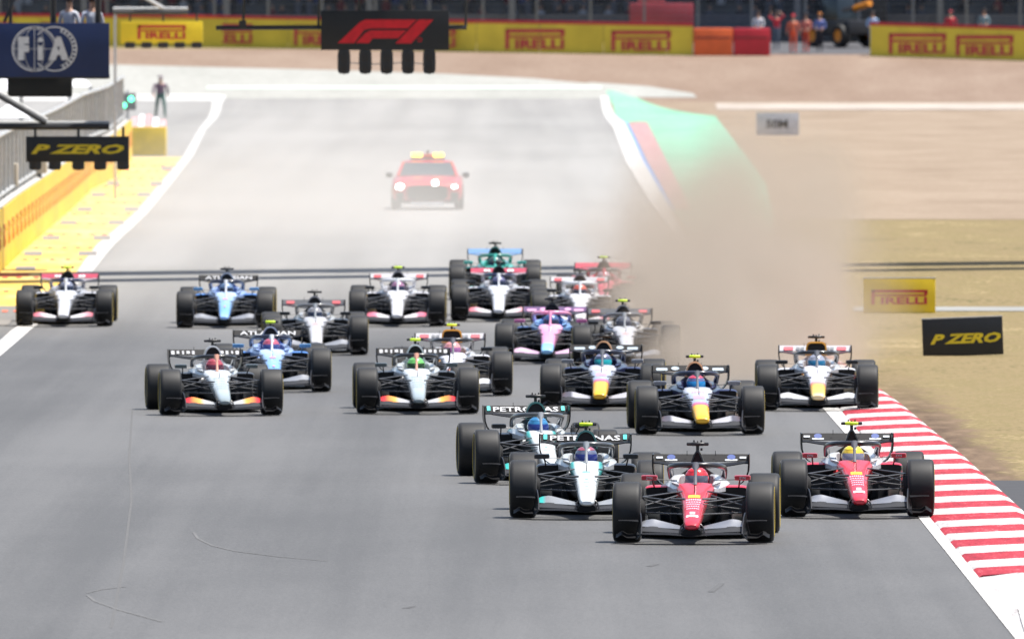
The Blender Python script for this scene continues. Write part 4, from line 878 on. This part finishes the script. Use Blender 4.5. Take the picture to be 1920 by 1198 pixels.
pz, s = light_panel(49, 242, 256, 304, 345, M_BLK, 'black light panel with yellow italic lettering above the pit wall', [66, 103, 147, 188, 231], 319, (-40, 205, 238))
o = link('lettering', PZ, M_PZ, pz); o.location = (.0, -.16, 24 / s); o.scale = (1.56, 1, 1.05)
wire_box('diagonal_brace', pz, [at(-10, 170, 345) - pz.location, at(88, 226, 345) - pz.location], .05, M_GALV, 8); wire_box('diagonal_brace', pz, [at(-10, 176, 344.8) - pz.location, at(86, 232, 344.8) - pz.location], .05, M_STEEL, 8)
pl, s = light_panel(227, 380, 41, 82, 450, M_YEL, 'yellow light panel with red wordmark beyond the navy sign', [244, 275, 306, 337, 369], 91, (212, 352, 24))
put_wordmark(pl, (.0, -.16, 21 / s), 90 / s, 26 / s)
wire_box('diagonal_brace', pl, [at(262, -10, 450) - pl.location, at(306, 16, 450) - pl.location], .05, M_GALV, 8)
wire_box('post', pl, [at(216, 24, 450) - pl.location, at(216, 24, 450) - pl.location + Vector((0, 0, -5.3))], .04, M_GALV, 8)

# starter's rostrum with the navy sign
RD = 347.0; s = F / RD
ro = empty('starter_rostrum', (at(60, 0, RD).x, RD, zg(RD))); tag(ro, 'raised starter rostrum carrying a navy sign with white interlocked circles', 'rostrum'); O2 = ro.location
def r2(x, y, dd=0): return at(x, y, RD + dd) - O2
sg = link('sign_panel', boxmesh((330 / s, .12, 101 / s), .006), M_NAVY, ro); sg.location = r2(40, 94.5, -.3)
def ring(cx, cy_, r, w, name='emblem', segs=48, a0=0, a1=2 * math.pi, sq=1.0):
    mb = MB(); vs, fs = [], []; full_ = abs(a1 - a0 - 2 * math.pi) < 1e-6; n = segs if full_ else segs + 1
    for k in range(n):
        a = a0 + (a1 - a0) * k / segs
        for rr_ in (r - w / 2, r + w / 2):
            vs.append((rr_ * math.cos(a) * sq if sq < 1 else rr_ * math.cos(a), 0, rr_ * math.sin(a)))
    m = n if full_ else n - 1
    for k in range(m): j = (k + 1) % n; fs.append((2 * k, 2 * k + 1, 2 * j + 1, 2 * j))
    mb.add(vs, fs); o = link(name, mb.mesh(name, smooth=False), M_WT, sg); o.location = r2(cx, cy_, -.37) - sg.location; return o
cxl, cyl, r0 = 235 / 3.63, 335 / 3.63, 41 / s; cxr = 372 / 3.63
ring(cxl, cyl, r0, .035); ring(cxr, cyl, r0, .03, a0=R(-140), a1=R(140))
ring(cxl, cyl, r0, .02, sq=.45); ring(cxl, cyl, r0 * .9, .012)
for a in range(-66, 70, 12): ring(cxr, cyl, r0 * .9, .07, segs=2, a0=R(a), a1=R(a + 6))
ring(cxr, cyl, r0 * .82, .02, a0=R(-70), a1=R(70))
mb = MB(); mb.box((0, 0, 0), (.015, .004, r0 * 2)); mb.box((0, -.002, 0), (r0 * 2, .004, .012)); o = link('emblem', mb.mesh('emblem', smooth=False), M_WT, sg); o.location = r2(cxl, cyl, -.37) - sg.location
for ch, x, wd in (('F', 160, 75), ('i', 275, 40), ('A', 400, 140)):
    o = link('lettering', text_mesh(ch, 44 / s, wd / 3.63 / s, bold=.12, depth=.004), M_WT, sg); o.location = r2(x / 3.63, 332 / 3.63, -.39) - sg.location
k = link('equipment_box', boxmesh((120 / s, .8, 36 / s), .01), mat('box_dark', (.01, .01, .01), .6), ro); k.location = r2(75, 164, .2)
k = link('platform', boxmesh((330 / s, 1.4, .1), .01), M_STEEL, ro); k.location = r2(40, 144, .5)
for x in (-30, 20, 100, 184): wire_box('post', ro, [r2(x, 45, .3), r2(x, -40, .3)], .07 if x != 20 else .04, M_STEEL)
wire_box('brace', ro, [r2(8, 42, .2), r2(35, -20, .2)], .04)
for x in (-110, -25): wire_box('tower_leg', ro, [r2(x, 145, .5), (r2(x, 145, .5).x, .5, 0)], .09, M_GALV, 8)

# people
def pose(arm=0.0, stride=0.0, arms_up=False):
    J = [((0, 0, .95), (.15, .11)), ((0, 0, 1.15), (.14, .1)), ((0, 0, 1.38), (.16, .1)), ((0, 0, 1.5), .055), ((0, -.01, 1.6), .075), ((0, -.01, 1.7), .085)]
    E = [(0, 1), (1, 2), (2, 3), (3, 4), (4, 5)]; G = [2, 1, 1, 0, 0, 0]
    for sx in (-1, 1):
        f = sx * stride; n = len(J)
        J += [((sx * .09, 0, .9), .085), ((sx * .1, -f * .5 - .02, .5), .06), ((sx * .1, -f + .03, .09), .045), ((sx * .11, -f - .12, .04), .04)]; G += [2, 2, 2, 3]
        E += [(0, n), (n, n + 1), (n + 1, n + 2), (n + 2, n + 3)]; n = len(J)
        if arms_up: J += [((sx * .2, 0, 1.42), .06), ((sx * .36, -.05, 1.56), .045), ((sx * .24, -.12, 1.72), .035), ((sx * .16, -.13, 1.74), .04)]
        else: J += [((sx * .2, 0, 1.41), .06), ((sx * .27, f * .3, 1.14), .045), ((sx * (.28 - arm), f * .6 - arm, .92 + arm * .6), .035), ((sx * (.27 - arm * 1.3), f * .7 - arm * 1.2, .83 + arm), .04)]
        G += [1, 1, 0, 0]; E += [(2, n), (n, n + 1), (n + 1, n + 2), (n + 2, n + 3)]
    me = skin_mesh(J, E, 0); me.materials.clear()
    for _ in range(4): me.materials.append(None)
    for p_ in me.polygons:
        c = p_.center; k = min(range(len(J)), key=lambda i: (Vector(J[i][0]) - c).length_squared); p_.material_index = G[k]; p_.use_smooth = True
    return me
POSES = {'stand': pose(0, .03), 'walk': pose(0, .3), 'fold': pose(.16, .02), 'up': pose(arms_up=True)}
mb = MB(); mb.lathe([(-.03, .098), (.03, .1), (.075, .075), (.1, .001)], (0, .005, 1.715), 16, 'z'); HAIR = mb.mesh('hair'); HAIR.materials.append(None)
mb = MB(); mb.lathe([(0, .1), (.04, .1), (.085, .075), (.1, .001)], (0, .0, 1.715), 16, 'z'); mb.box((0, -.12, 1.72), (.15, .12, .012)); CAP = mb.mesh('cap'); CAP.materials.append(None)
def person(loc, ps, shirt, trs, label, hat=None, rz=0.0, hgt=1.78, group=None, skin=(.45, .27, .19)):
    o = link('person', POSES[ps], [mat('skin_%.2f' % skin[0], skin, .6), mat('cloth_%.2f_%.2f_%.2f' % shirt, shirt, .85), mat('cloth_%.2f_%.2f_%.2f' % trs, trs, .85), mat('shoe', (.03, .03, .03), .6)])
    o.location = loc; o.rotation_euler = (0, 0, rz); o.scale = (hgt / 1.8,) * 3; tag(o, label, 'person', group)
    link('cap' if hat else 'hair', CAP if hat else HAIR, mat('hat_%.2f_%.2f' % hat[:2], hat, .8) if hat else mat('hair_dark', (.04, .025, .02), .7), o)
    return o
d = dist(221); person(((301 - 960) * d / F, d, zg(d)), 'walk', (.17, .11, .15), (.06, .13, .11), 'person in a dark purple top walking beside the pit exit', hat=(.25, .2, .22), rz=R(15)).scale = (1.3, 1.1, 1.02)
for x, c, lb in ((130, (.55, .57, .64), 'person in a pale shirt standing on the rostrum above the navy sign'), (173, (.5, .54, .64), 'person in a pale blue shirt on the rostrum, nearer its right end')):
    q = at(x, 144, RD + .5); person((q.x, q.y, q.z + .05), 'fold', c, (.03, .03, .04), lb, rz=R(150 if x < 150 else 200), hgt=1.72)

# ------------------------------------------------------------------ pit wall with yellow panels and fence
pw = empty('pit_wall', (0, 0, 0)); tag(pw, 'long pit wall faced with yellow panels and topped by a slatted steel fence', 'wall')
M_SLAT = mat('fence_slat', (.3, .29, .275), .5, metal=.2)
def wx(d): return lerp_pts(WALL, d)
WH = 1.37; d0, d1 = WALL[0][0] - 20, dist(300); mb = MB(); rr = []
n = 40
for i in range(n + 1):
    d = d0 + (d1 - d0) * i / n; x, z = wx(d) - .05, zg(d); rr.append([(x, d, z - .1), (x, d, z + WH), (x - .35, d, z + WH), (x - .35, d, z - .1)])
mb.loft(rr); link('wall_core', mb.mesh('wall_core', smooth=False), mat('wall_concrete', (.45, .44, .42), .8), pw)
M_YW = mat('panel_yellow', (.78, .53, .02), .5, scale=1.0)
nb = int((d1 - d0) / 4.5)
for i in range(nb):
    a, b_ = d0 + 4.5 * i + .03, d0 + 4.5 * i + 4.47; xa, xb, za, zb = wx(a), wx(b_), zg(a), zg(b_)
    mb = MB(); mb.loft([[(xa, a, za + .03), (xa + .03, a, za + .03), (xa + .03, a, za + WH), (xa, a, za + WH)], [(xb, b_, zb + .03), (xb + .03, b_, zb + .03), (xb + .03, b_, zb + WH), (xb, b_, zb + WH)]])
    pn = link('panel', mb.mesh('panel', smooth=False), M_YW, pw)
    put_wordmark(pn, ((xa + xb) / 2 + .045, (a + b_) / 2, (za + zb) / 2 + .75), 1.9, .5, mat('wall_print_red', (.68, .24, .03), .6), rz=math.atan2(b_ - a, xb - xa))
i = 0; d = d0 + 1
while d < d1 - 1:
    x, z = wx(d) - .25, zg(d)
    link('fence_post', MB().box((x, d, z + 2.1), (.09, .09, 1.6)).mesh('fence_post', smooth=False), M_GALV, pw); d += 4.5
mb = MB(); d = d0 + .5
while d < d1 - 1:
    x, z = wx(d) - .27, zg(d); mb.box((x, d, z + 2.1), (.02, .09, 1.46)); d += .22
o = link('fence_slats', mb.mesh('fence_slats', smooth=False), M_SLAT, pw); o['kind'] = 'stuff'
for zz in (1.5, 2.85):
    mb = MB(); mb.tube([(wx(d0 + (d1 - d0) * i / 24) - .25, d0 + (d1 - d0) * i / 24, zg(d0 + (d1 - d0) * i / 24) + zz) for i in range(25)], .05, 6); link('fence_rail', mb.mesh('fence_rail'), M_GALV, pw)
# pit stands behind the wall
for i, (dd, ww) in enumerate(((352, 1.2), (372, 1.4), (398, 1.8))):
    r = empty('pit_stand', (wx(dd) - 1.4, dd, zg(dd))); tag(r, ('beige pit stand nearest the black light panel', 'beige pit stand in the middle of the wall row', 'beige pit stand farthest along the wall')[i], 'stand', 'pit stands behind the wall')
    o = link('cabinet', boxmesh((ww, 1.2, .55), .02), mat('cabinet_beige', (.42, .37, .3), .7), r); o.location = (.55, 0, 1.75)
    for sx in (-.4, .4):
        for sy in (-.5, .5): wire_box('leg', r, [(.55 + sx * ww, sy, 0), (.55 + sx * ww, sy, 1.5)], .04, M_STEEL)
for i, (x, y, d, w_) in enumerate(((22, 220, 400, 80), (10, 170, 420, 60), (150, 162, 520, 40))):
    q = at(x, y, d); r = empty('canopy', (q.x, d, zg(d))); tag(r, ('white canopy roof beside the diagonal truss brace', 'white canopy roof at the edge of the photo under the navy sign', 'small white canopy between the sign and the fence')[i], 'canopy')
    zz = q.z - zg(d); w2 = w_ * d / F
    mb = MB(); mb.loft([[(-w2 / 2, -1, zz), (w2 / 2, -1, zz), (w2 / 2, 1, zz), (-w2 / 2, 1, zz)], [(-.05, -.05, zz + .35), (.05, -.05, zz + .35), (.05, .05, zz + .35), (-.05, .05, zz + .35)]]); link('roof', mb.mesh('roof', smooth=False), M_WT, r)
    for sx in (-1, 1):
        for sy in (-1, 1): wire_box('leg', r, [(sx * w2 / 2, sy, 0), (sx * w2 / 2, sy, zz)], .03, M_GALV)
# pit exit light and yellow end block
q = dist(293); s = F / q
blk = empty('barrier_block', ((278 - 960) / s, q, zg(q))); tag(blk, 'yellow barrier block with a pale red and white top at the end of the wall', 'barrier')
o = link('block', boxmesh((66 / s, 1.6, 55 / s), .03), mat('block_yellow', (.85, .58, .02), .55, scale=2), blk); o.location = (0, .8, 27.5 / s)
for i in range(5):
    mb = MB(); a, b_ = -33 / s + 66 / s * i / 5, -33 / s + 66 / s * (i + 1) / 5 - .01; mb.loft([[(a, .05, 55 / s + .002), (b_, .05, 55 / s + .002), (b_, 1.5, 55 / s + .002), (a, 1.5, 55 / s + .002)], [(a + .05, .4, 55 / s + .18 + .3 * (1 - abs(i - 1.5) / 3)), (b_, .4, 55 / s + .18 + .3 * (1 - abs(i - 1.5) / 3)), (b_, 1.3, 55 / s + .2), (a, 1.3, 55 / s + .2)]])
    link('top_cushion', mb.mesh('top_cushion'), mat('cushion_red', (.66, .34, .35), .6) if i % 2 == 0 else M_WT, blk)
q = 565.0; lt = empty('signal_light', (at(239, 0, q).x, q, zg(q))); tag(lt, 'pit exit signal with two lit green lamps on a grey post', 'signal light')
mb = MB(); mb.tube([(0, .1, 0), (0, .1, at(239, 170, q).z - zg(q))], .06, 8); link('post', mb.mesh('post'), M_GALV, lt)
o = link('housing', boxmesh((.62, .2, .62), .03), mat('housing_grey', (.25, .25, .24), .6), lt); o.location = at(239, 191, q) - lt.location
for x, y in ((232, 198), (246, 186)):
    mb = MB(); mb.lathe([(-.06, .001), (-.04, .07), (0, .1)], (0, 0, 0), 16, 'y'); o = link('lamp', mb.mesh('lamp'), mat('lamp_green', (.05, .6, .3), .3, emit=(.1, 1.0, .5), es=3.0, var=0), lt); o.location = at(x, y, q) - lt.location + Vector((0, -.1, 0))

# ------------------------------------------------------------------ far tyre barriers
def barrier(pts, label, marks, hgt=1.38, joint=3.0):
    """pts: photo points along the foot of the barrier, left to right"""
    g = [gp(*p) for p in pts]; r = empty('tyre_barrier', (g[0][0], g[0][1], zg(g[0][1]))); tag(r, label, 'barrier'); O3 = r.location
    X = [(x, d) for x, d in g]; x = X[0][0]
    while x < X[-1][0] - .1:
        e = min(x + joint, X[-1][0]); a, b_ = lerp_pts(X, x), lerp_pts(X, e); za, zb = zg(a), zg(b_)
        mb = MB(); mb.loft([[(x, a, za), (x, a, za + hgt), (x, a + .5, za + hgt), (x, a + .5, za)], [(e - .02, b_, zb), (e - .02, b_, zb + hgt), (e - .02, b_ + .5, zb + hgt), (e - .02, b_ + .5, zb)]])
        mb.v = [tuple(Vector(v) - O3) for v in mb.v]; link('panel', mb.mesh('panel', smooth=False), mat('barrier_yellow', (.7, .56, .05), .6, scale=.8), r); x = e
    mb = MB(); mb.loft([[tuple(Vector((x, d + .0 + o_, zg(d) + hgt + z)) - O3) for o_, z in ((0, .004), (0, .16), (.55, .16), (.55, .004))] for x, d in X]); link('top_rail', mb.mesh('top_rail', smooth=False), mat('rail_red', (.5, .03, .04), .6), r)
    for mx in marks:
        xx = (mx - 960) * lerp_pts(X, (mx - 960) * 745 / F) / F; dd = lerp_pts(X, xx); put_wordmark(r, Vector((xx, dd - .035, zg(dd) + .66)) - O3, 2.95, .95, mat('barrier_red', (.5, .03, .06), .6), rz=math.atan2(X[-1][1] - X[0][1], X[-1][0] - X[0][0]) if len(X) == 2 else math.atan2(lerp_pts(X, xx + 1) - lerp_pts(X, xx - 1), 2))
    return r
barrier([(-40, 82), (380, 89), (850, 98), (1300, 105)], 'long yellow barrier with red wordmarks and red top edge beyond the track', [-10, 130, 425, 600, 805, 1003, 1202])
rb = barrier([(1632, 106), (1960, 116)], 'yellow barrier with two red wordmarks right of the marshals', [1720, 1846], 1.45)
for i, (a, b_, c, lb) in enumerate(((1301, 1374, (.72, .13, .03), 'orange barrier block at the end of the long yellow barrier'), (1376, 1444, (.5, .02, .035), 'red barrier block beside the marshals gap'))):
    dd = dist(105.5); s = F / dd; r = empty('barrier_block', ((a + b_) / 2 * dd / F - 960 * dd / F, dd, zg(dd))); tag(r, lb, 'barrier')
    o = link('block', boxmesh(((b_ - a) / s, 1.2, 52 / s), .08), mat('block_%d' % i, c, .5, scale=1.5), r); o.location = (0, .6, 26 / s)
    o = link('strap', boxmesh(((b_ - a) / s * .9, .03, .07), .01, 'strap'), mat('strap_dark', (.15, .02, .02), .6), r); o.location = (0, -.012, 34 / s)
full('service_road', (1300 - 960) * 745 / F, (1720 - 960) * 745 / F, dist(103), 790, .02, mat('service_asphalt', (.07, .07, .075), .9, scale=.5))
MAR = [(1422, 752, 'fold', (.72, .73, .78), (.6, .6, .65), 'marshal in a white shirt behind the red barrier block', None), (1456, 750, 'up', (.65, .04, .06), (.12, .15, .2), 'marshal in a red top with raised arms', None),
       (1487, 746, 'stand', (.6, .15, .08), (.65, .1, .04), 'marshal in orange overalls with a red cap', (.6, .05, .06)), (1511, 747, 'fold', (.62, .2, .16), (.6, .09, .05), 'marshal in red-orange overalls beside the capped marshal', None),
       (1537, 748, 'fold', (.14, .2, .5), (.03, .03, .04), 'marshal in a blue top and dark trousers by the loader', (.5, .2, .05)), (1636, 752, 'fold', (.35, .5, .75), (.3, .4, .6), 'marshal in a pale blue shirt at the barrier end', None),
       (1782, 753, 'stand', (.5, .03, .05), (.1, .05, .07), 'person in red standing behind the right yellow barrier', (.4, .05, .06)), (1845, 756, 'fold', (.2, .3, .36), (.1, .1, .12), 'person in grey-blue behind the right yellow barrier', None)]
for x, d, ps, sh, tr, lb, ht in MAR: person(((x - 960) * d / F, d, zg(d) + .022), ps, sh, tr, lb, hat=ht, hgt=1.85 if d < 751 else 1.8, group='people beyond the barriers', rz=R(random.uniform(-25, 25)))
# loader parked in the gap
dd = 755.0; r = empty('loader', ((1578 - 960) * dd / F, dd, zg(dd) + .022)); tag(r, 'dark loader with orange wheel rims parked in the barrier gap', 'loader'); r.rotation_euler = (0, 0, R(35))
M_LD = mat('loader_dark', (.02, .022, .028), .5); M_OR = mat('loader_orange', (.7, .25, .02), .5)
o = link('chassis', boxmesh((1.5, 3.2, .7), .08), M_LD, r); o.location = (0, 0, .95)
mb = MB(); mb.loft([[(-.6, -.5, 1.3), (.6, -.5, 1.3), (.6, 1.0, 1.3), (-.6, 1.0, 1.3)], [(-.5, -.3, 2.4), (.5, -.3, 2.4), (.5, .9, 2.4), (-.5, .9, 2.4)]]); link('cab', mb.mesh('cab', bevel=.05), mat('cab_glass', (.02, .03, .04), .15), r)
link('boom', MB().tube([(.5, 1.2, 1.5), (.5, -1.6, 2.1)], .16, 6).mesh('boom'), M_OR, r)
for sx in (-1, 1):
    for yy in (-1.0, 1.1):
        w = empty('wheel', (sx * .8, yy, .55), 0 if sx > 0 else math.pi, r)
        link('tyre', MB().lathe([(-.18, .3), (-.2, .5), (-.12, .55), (.12, .55), (.2, .5), (.18, .3)], n=28, closed=True).mesh('tyre'), M_TYRE, w); link('wheel_rim', MB().lathe([(.17, .31), (.1, .24), (.08, .001)], n=24).mesh('wheel_rim'), M_OR, w)
# catch fence
cf = empty('catch_fence', (-30, 764, zg(764))); tag(cf, 'grey catch fence on posts behind the far barriers', 'fence')
for i in range(27):
    x = i * 2.6
    o = link('post', MB().box((x, 0, 2.0), (.12, .12, 4.0)).mesh('post', smooth=False), mat('fence_post_grey', (.2, .21, .22), .6), cf)
mb = MB()
for i in range(14): mb.box((34, .0, .3 + .27 * i), (68, .012, .012))
for i in range(340): mb.box((i * .2, .012, 2.0), (.01, .01, 3.9))
o = link('wire_mesh', mb.mesh('wire_mesh', smooth=False), mat('wire_grey', (.25, .26, .27), .5), cf); o['kind'] = 'stuff'
# grandstand in shade with spectators
gs = empty('grandstand', (0, 776, zg(776))); tag(gs, 'shaded grandstand with steep grey tiers behind the catch fence', 'grandstand')
M_GS = mat('stand_grey', (.11, .118, .13), .8, var=.35, scale=.5)
for i in range(9):
    o = link('tier', boxmesh((90, 1.0, .5), 0, 'tier'), M_GS, gs); o.location = (0, .9 * i, .25 + .45 * i)
for i in range(12):
    o = link('front_panel', boxmesh((7.4, .1, .9), 0, 'front_panel'), mat('stand_panel_%d' % (i % 3), ((.1, .11, .13), (.075, .085, .11), (.14, .14, .15))[i % 3], .7), gs); o.location = (-41 + 7.5 * i, -.6, .45 + .5)
o = link('back_wall', boxmesh((90, .3, 9), 0, 'back_wall'), M_GS, gs); o.location = (0, 9, 4.5)
o = link('roof', boxmesh((90, 13, .3), 0, 'roof'), M_GS, gs); o.location = (0, 4, 7.2)  # out-of-view roof added to shade the stand and keep it dark
for i in range(13): o = link('column', boxmesh((.3, .3, 7), 0, 'column'), mat('stand_column', (.2, .21, .22), .7), gs); o.location = (-42 + 7 * i, -1.4, 3.55)
mb = MB(); random.seed(11)
cm = [mat('crowd_%d' % i, c, .9) for i, c in enumerate(((.05, .05, .06), (.12, .13, .16), (.4, .42, .46), (.18, .04, .05), (.08, .1, .2), (.35, .22, .16)))]
for i in range(5):
    for k in range(120):
        if random.random() < .45: continue
        x = -42 + .7 * k + random.uniform(-.2, .2); y = .9 * i + .1; z = .5 + .45 * i; m_ = random.choice([0, 0, 0, 1, 1, 1, 2, 3, 4])
        mb.loft([sup(.2, 0, .22, 0, 8, 2)] and [[(x + .2 * math.cos(a), y + .14 * math.sin(a), z) for a in [k2 * math.pi / 3 for k2 in range(6)]], [(x + .23 * math.cos(a), y + .14 * math.sin(a), z + .5) for a in [k2 * math.pi / 3 for k2 in range(6)]], [(x + .08 * math.cos(a), y + .07 * math.sin(a), z + .62) for a in [k2 * math.pi / 3 for k2 in range(6)]]], mi=m_)
        mb.loft([[(x + r_ * math.cos(a), y + r_ * math.sin(a), z + zz) for a in [k2 * math.pi / 3 for k2 in range(6)]] for zz, r_ in ((.6, .05), (.68, .1), (.78, .1), (.85, .04))], mi=5)
o = link('crowd', mb.mesh('crowd'), cm, kind='stuff'); o.location = gs.location; o['label'] = 'seated spectators in the shaded grandstand'
# parked red trailer behind the barrier
dd = 769.5; r = empty('trailer', ((1240 - 960) * dd / F, dd, zg(dd))); tag(r, 'red service trailer parked behind the long yellow barrier', 'trailer')
o = link('body', boxmesh((3.1, 1.8, 1.5), .06), mat('trailer_red', (.38, .05, .07), .5, scale=1), r); o.location = (0, 0, 1.2)
o = link('cover', boxmesh((1.3, 1.6, .5), .1), mat('trailer_pink', (.45, .12, .14), .6), r); o.location = (-.5, 0, 2.2)
for sx in (-1, 1):
    for yy in (-.8, .8): o = link('wheel', MB().lathe([(-.12, .15), (-.12, .34), (.12, .34), (.12, .15)], n=20, closed=True, axis='y').mesh('wheel'), M_TYRE, r); o.location = (sx * 1.0, yy, .35)
dd = 772; r = empty('lorry', ((1615 - 960) * dd / F, dd, zg(dd) + .03)); tag(r, 'black lorry standing behind the gap in the barriers', 'lorry')
o = link('body', boxmesh((2.5, 4.5, 2.9), .08), mat('lorry_black', (.008, .01, .016), .5), r); o.location = (0, 2, 1.95)
o = link('bumper', boxmesh((2.4, .3, .35), .03), M_STEEL, r); o.location = (0, -.3, .55)
for sx in (-1, 1): o = link('wheel', MB().lathe([(-.15, .2), (-.15, .48), (.15, .48), (.15, .2)], n=20, closed=True).mesh('wheel'), M_TYRE, r); o.location = (sx * 1.0, .6, .48)

# ------------------------------------------------------------------ red medical car following the pack
d = dist(395); s = F / d
mc = empty('estate_car', ((801 - 960) / s, d, zg(d) + .014)); tag(mc, 'red estate car with lit amber roof lights following the race cars', 'car')
M_MR = paint('medical_red', (.55, .015, .03)); M_GL = mat('car_glass', (.05, .07, .08), .05, var=0, spec=.8)
mb = MB(); mb.loft([sup(hw, z0, z1, y, 28, 5) for y, hw, z0, z1 in ((-.05, .82, .28, .66), (0, .9, .24, .72), (.12, .95, .22, .8), (.6, .975, .2, .88), (1.3, .985, .2, .95), (3.0, .985, .2, .98), (4.3, .96, .22, .98), (4.6, .9, .3, .9))]); link('body', mb.mesh('body'), M_MR, mc)
mb = MB(); mb.loft([sup(hw, z0, z1, y, 24, 6) for y, hw, z0, z1 in ((1.85, .70, .9, 1.2), (2.05, .68, .9, 1.31), (2.6, .69, .9, 1.36), (3.8, .68, .9, 1.33), (4.45, .66, .9, 1.05))]); link('cabin', mb.mesh('cabin'), M_MR, mc)
mb = MB(); mb.add([(-.78, 1.25, .94), (.78, 1.25, .94), (.64, 1.98, 1.29), (-.64, 1.98, 1.29), (-.78, 1.3, .9), (.78, 1.3, .9), (.64, 2.1, 1.22), (-.64, 2.1, 1.22)], [(0, 1, 2, 3), (4, 7, 6, 5), (0, 4, 5, 1), (1, 5, 6, 2), (2, 6, 7, 3), (3, 7, 4, 0)]); link('windscreen', mb.mesh('windscreen', smooth=False), M_GL, mc)
for sx in (-1, 1):
    mb = MB(); mb.add([(sx * .81, 1.28, .93), (sx * .66, 2.0, 1.31), (sx * .7, 2.04, 1.31), (sx * .86, 1.32, .93)], [(0, 1, 2, 3)]); mb.tube([(sx * .8, 1.25, .93), (sx * .66, 1.99, 1.3)], .03, 6); link('pillar', mb.mesh('pillar'), M_MR, mc)
    mb = MB(); mb.loft([sup(.08, .88, 1.0, 1.45, 12, 3, sx * 1.06), sup(.1, .87, 1.02, 1.55, 12, 3, sx * 1.06)]); link('mirror', mb.mesh('mirror'), M_CARB, mc)
    mb = MB(); mb.lathe([(-.03, .001), (-.02, .07), (0, .1)], (0, 0, 0), 20, 'y'); o = link('headlight', mb.mesh('headlight'), mat('headlight_lit', (.9, .9, .85), .2, emit=(1, .97, .9), es=9.0, var=0), mc); o.location = (sx * .74, -.03, .63); o.scale = (1.25 if sx < 0 else .9, 1, 1.0 if sx < 0 else .5)
    for yy in (.85, 3.7):
        w = empty('wheel', (sx * .87, yy, .34), 0 if sx > 0 else math.pi, mc)
        link('tyre', MB().lathe([(-.12, .22), (-.125, .31), (-.08, .34), (.08, .34), (.125, .31), (.12, .22)], n=32, closed=True).mesh('tyre'), M_TYRE, w); link('wheel_rim', MB().lathe([(.1, .23), (.06, .2), (.05, .001)], n=24).mesh('wheel_rim'), M_RIM, w)
mb = MB(); mb.loft([sup(.56, .26, .68, -.075, 20, 4), sup(.58, .25, .69, .1, 20, 4)]); gr = link('grille', mb.mesh('grille'), mat('grille_black', (.012, .012, .013), .5), mc)
for i in range(6): o = link('grille_bar', boxmesh((1.0, .02, .012), 0, 'grille_bar'), M_STEEL, gr); o.location = (0, -.085, .32 + .06 * i)
for sx in (-1, 1): o = link('side_intake', boxmesh((.2, .1, .25), .03), M_CARBM, mc); o.location = (sx * .75, -.02, .36)
o = link('front_splitter', boxmesh((1.75, .25, .05), .01), M_CARBM, mc); o.location = (0, .02, .21)
o = link('number_plate', boxmesh((.9, .02, .11), .005), M_WT, mc); o.location = (0, -.12, .17)
o = link('light_bar', boxmesh((.95, .3, .06), .01), mat('lightbar_base', (.25, .05, .02), .5), mc); o.location = (0, 2.5, 1.4)
for sx in (-1, 1):
    o = link('beacon', boxmesh((.3, .22, .12), .04), mat('beacon_amber', (.9, .6, .05), .3, emit=(1, .62, .06), es=3.5, var=0), mc); o.location = (sx * .3, 2.5, 1.49)
o = link('beacon_cover', boxmesh((.28, .2, .09), .03), mat('beacon_red', (.7, .15, .05), .3), mc); o.location = (0, 2.5, 1.475)
wire_box('aerial', mc, [(0, 2.9, 1.35), (0, 2.9, 1.62)], .03)
o = link('bonnet_lamp', MB().lathe([(-.03, .001), (-.02, .06), (0, .085)], (0, 0, 0), 16, 'y').mesh('bonnet_lamp'), MC['headlight_lit'], mc); o.location = (.22, -.06, .75)
def dusty(peak, col): return volume_mat('dust_%.3f' % peak, col, .1, soft_density(peak, 3.0, .3, 1.2, (1, 1.6, 1)))
TAN = (.59, .51, .425)
puff('dust_cloud', (4.2, 284, .0), (3.2, 36, 3.3), dusty(.9, TAN), 'dense tan dust cloud thrown up beside the kerb')
puff('dust_cloud', (4.35, 308, .5), (4.5, 58, 5.3), dusty(.18, TAN), 'tall thin column of tan dust above the denser cloud')
M_VEIL = volume_mat('dust_veil', (.83, .80, .755), .01, soft_density(.021, 1.2, .35, 1.2, (1, 2, 1)))
puff('dust_veil', (-3.2, 395, .3), (13, 95, 5.6), M_VEIL, 'pale dust hanging low over the straight behind the cars')
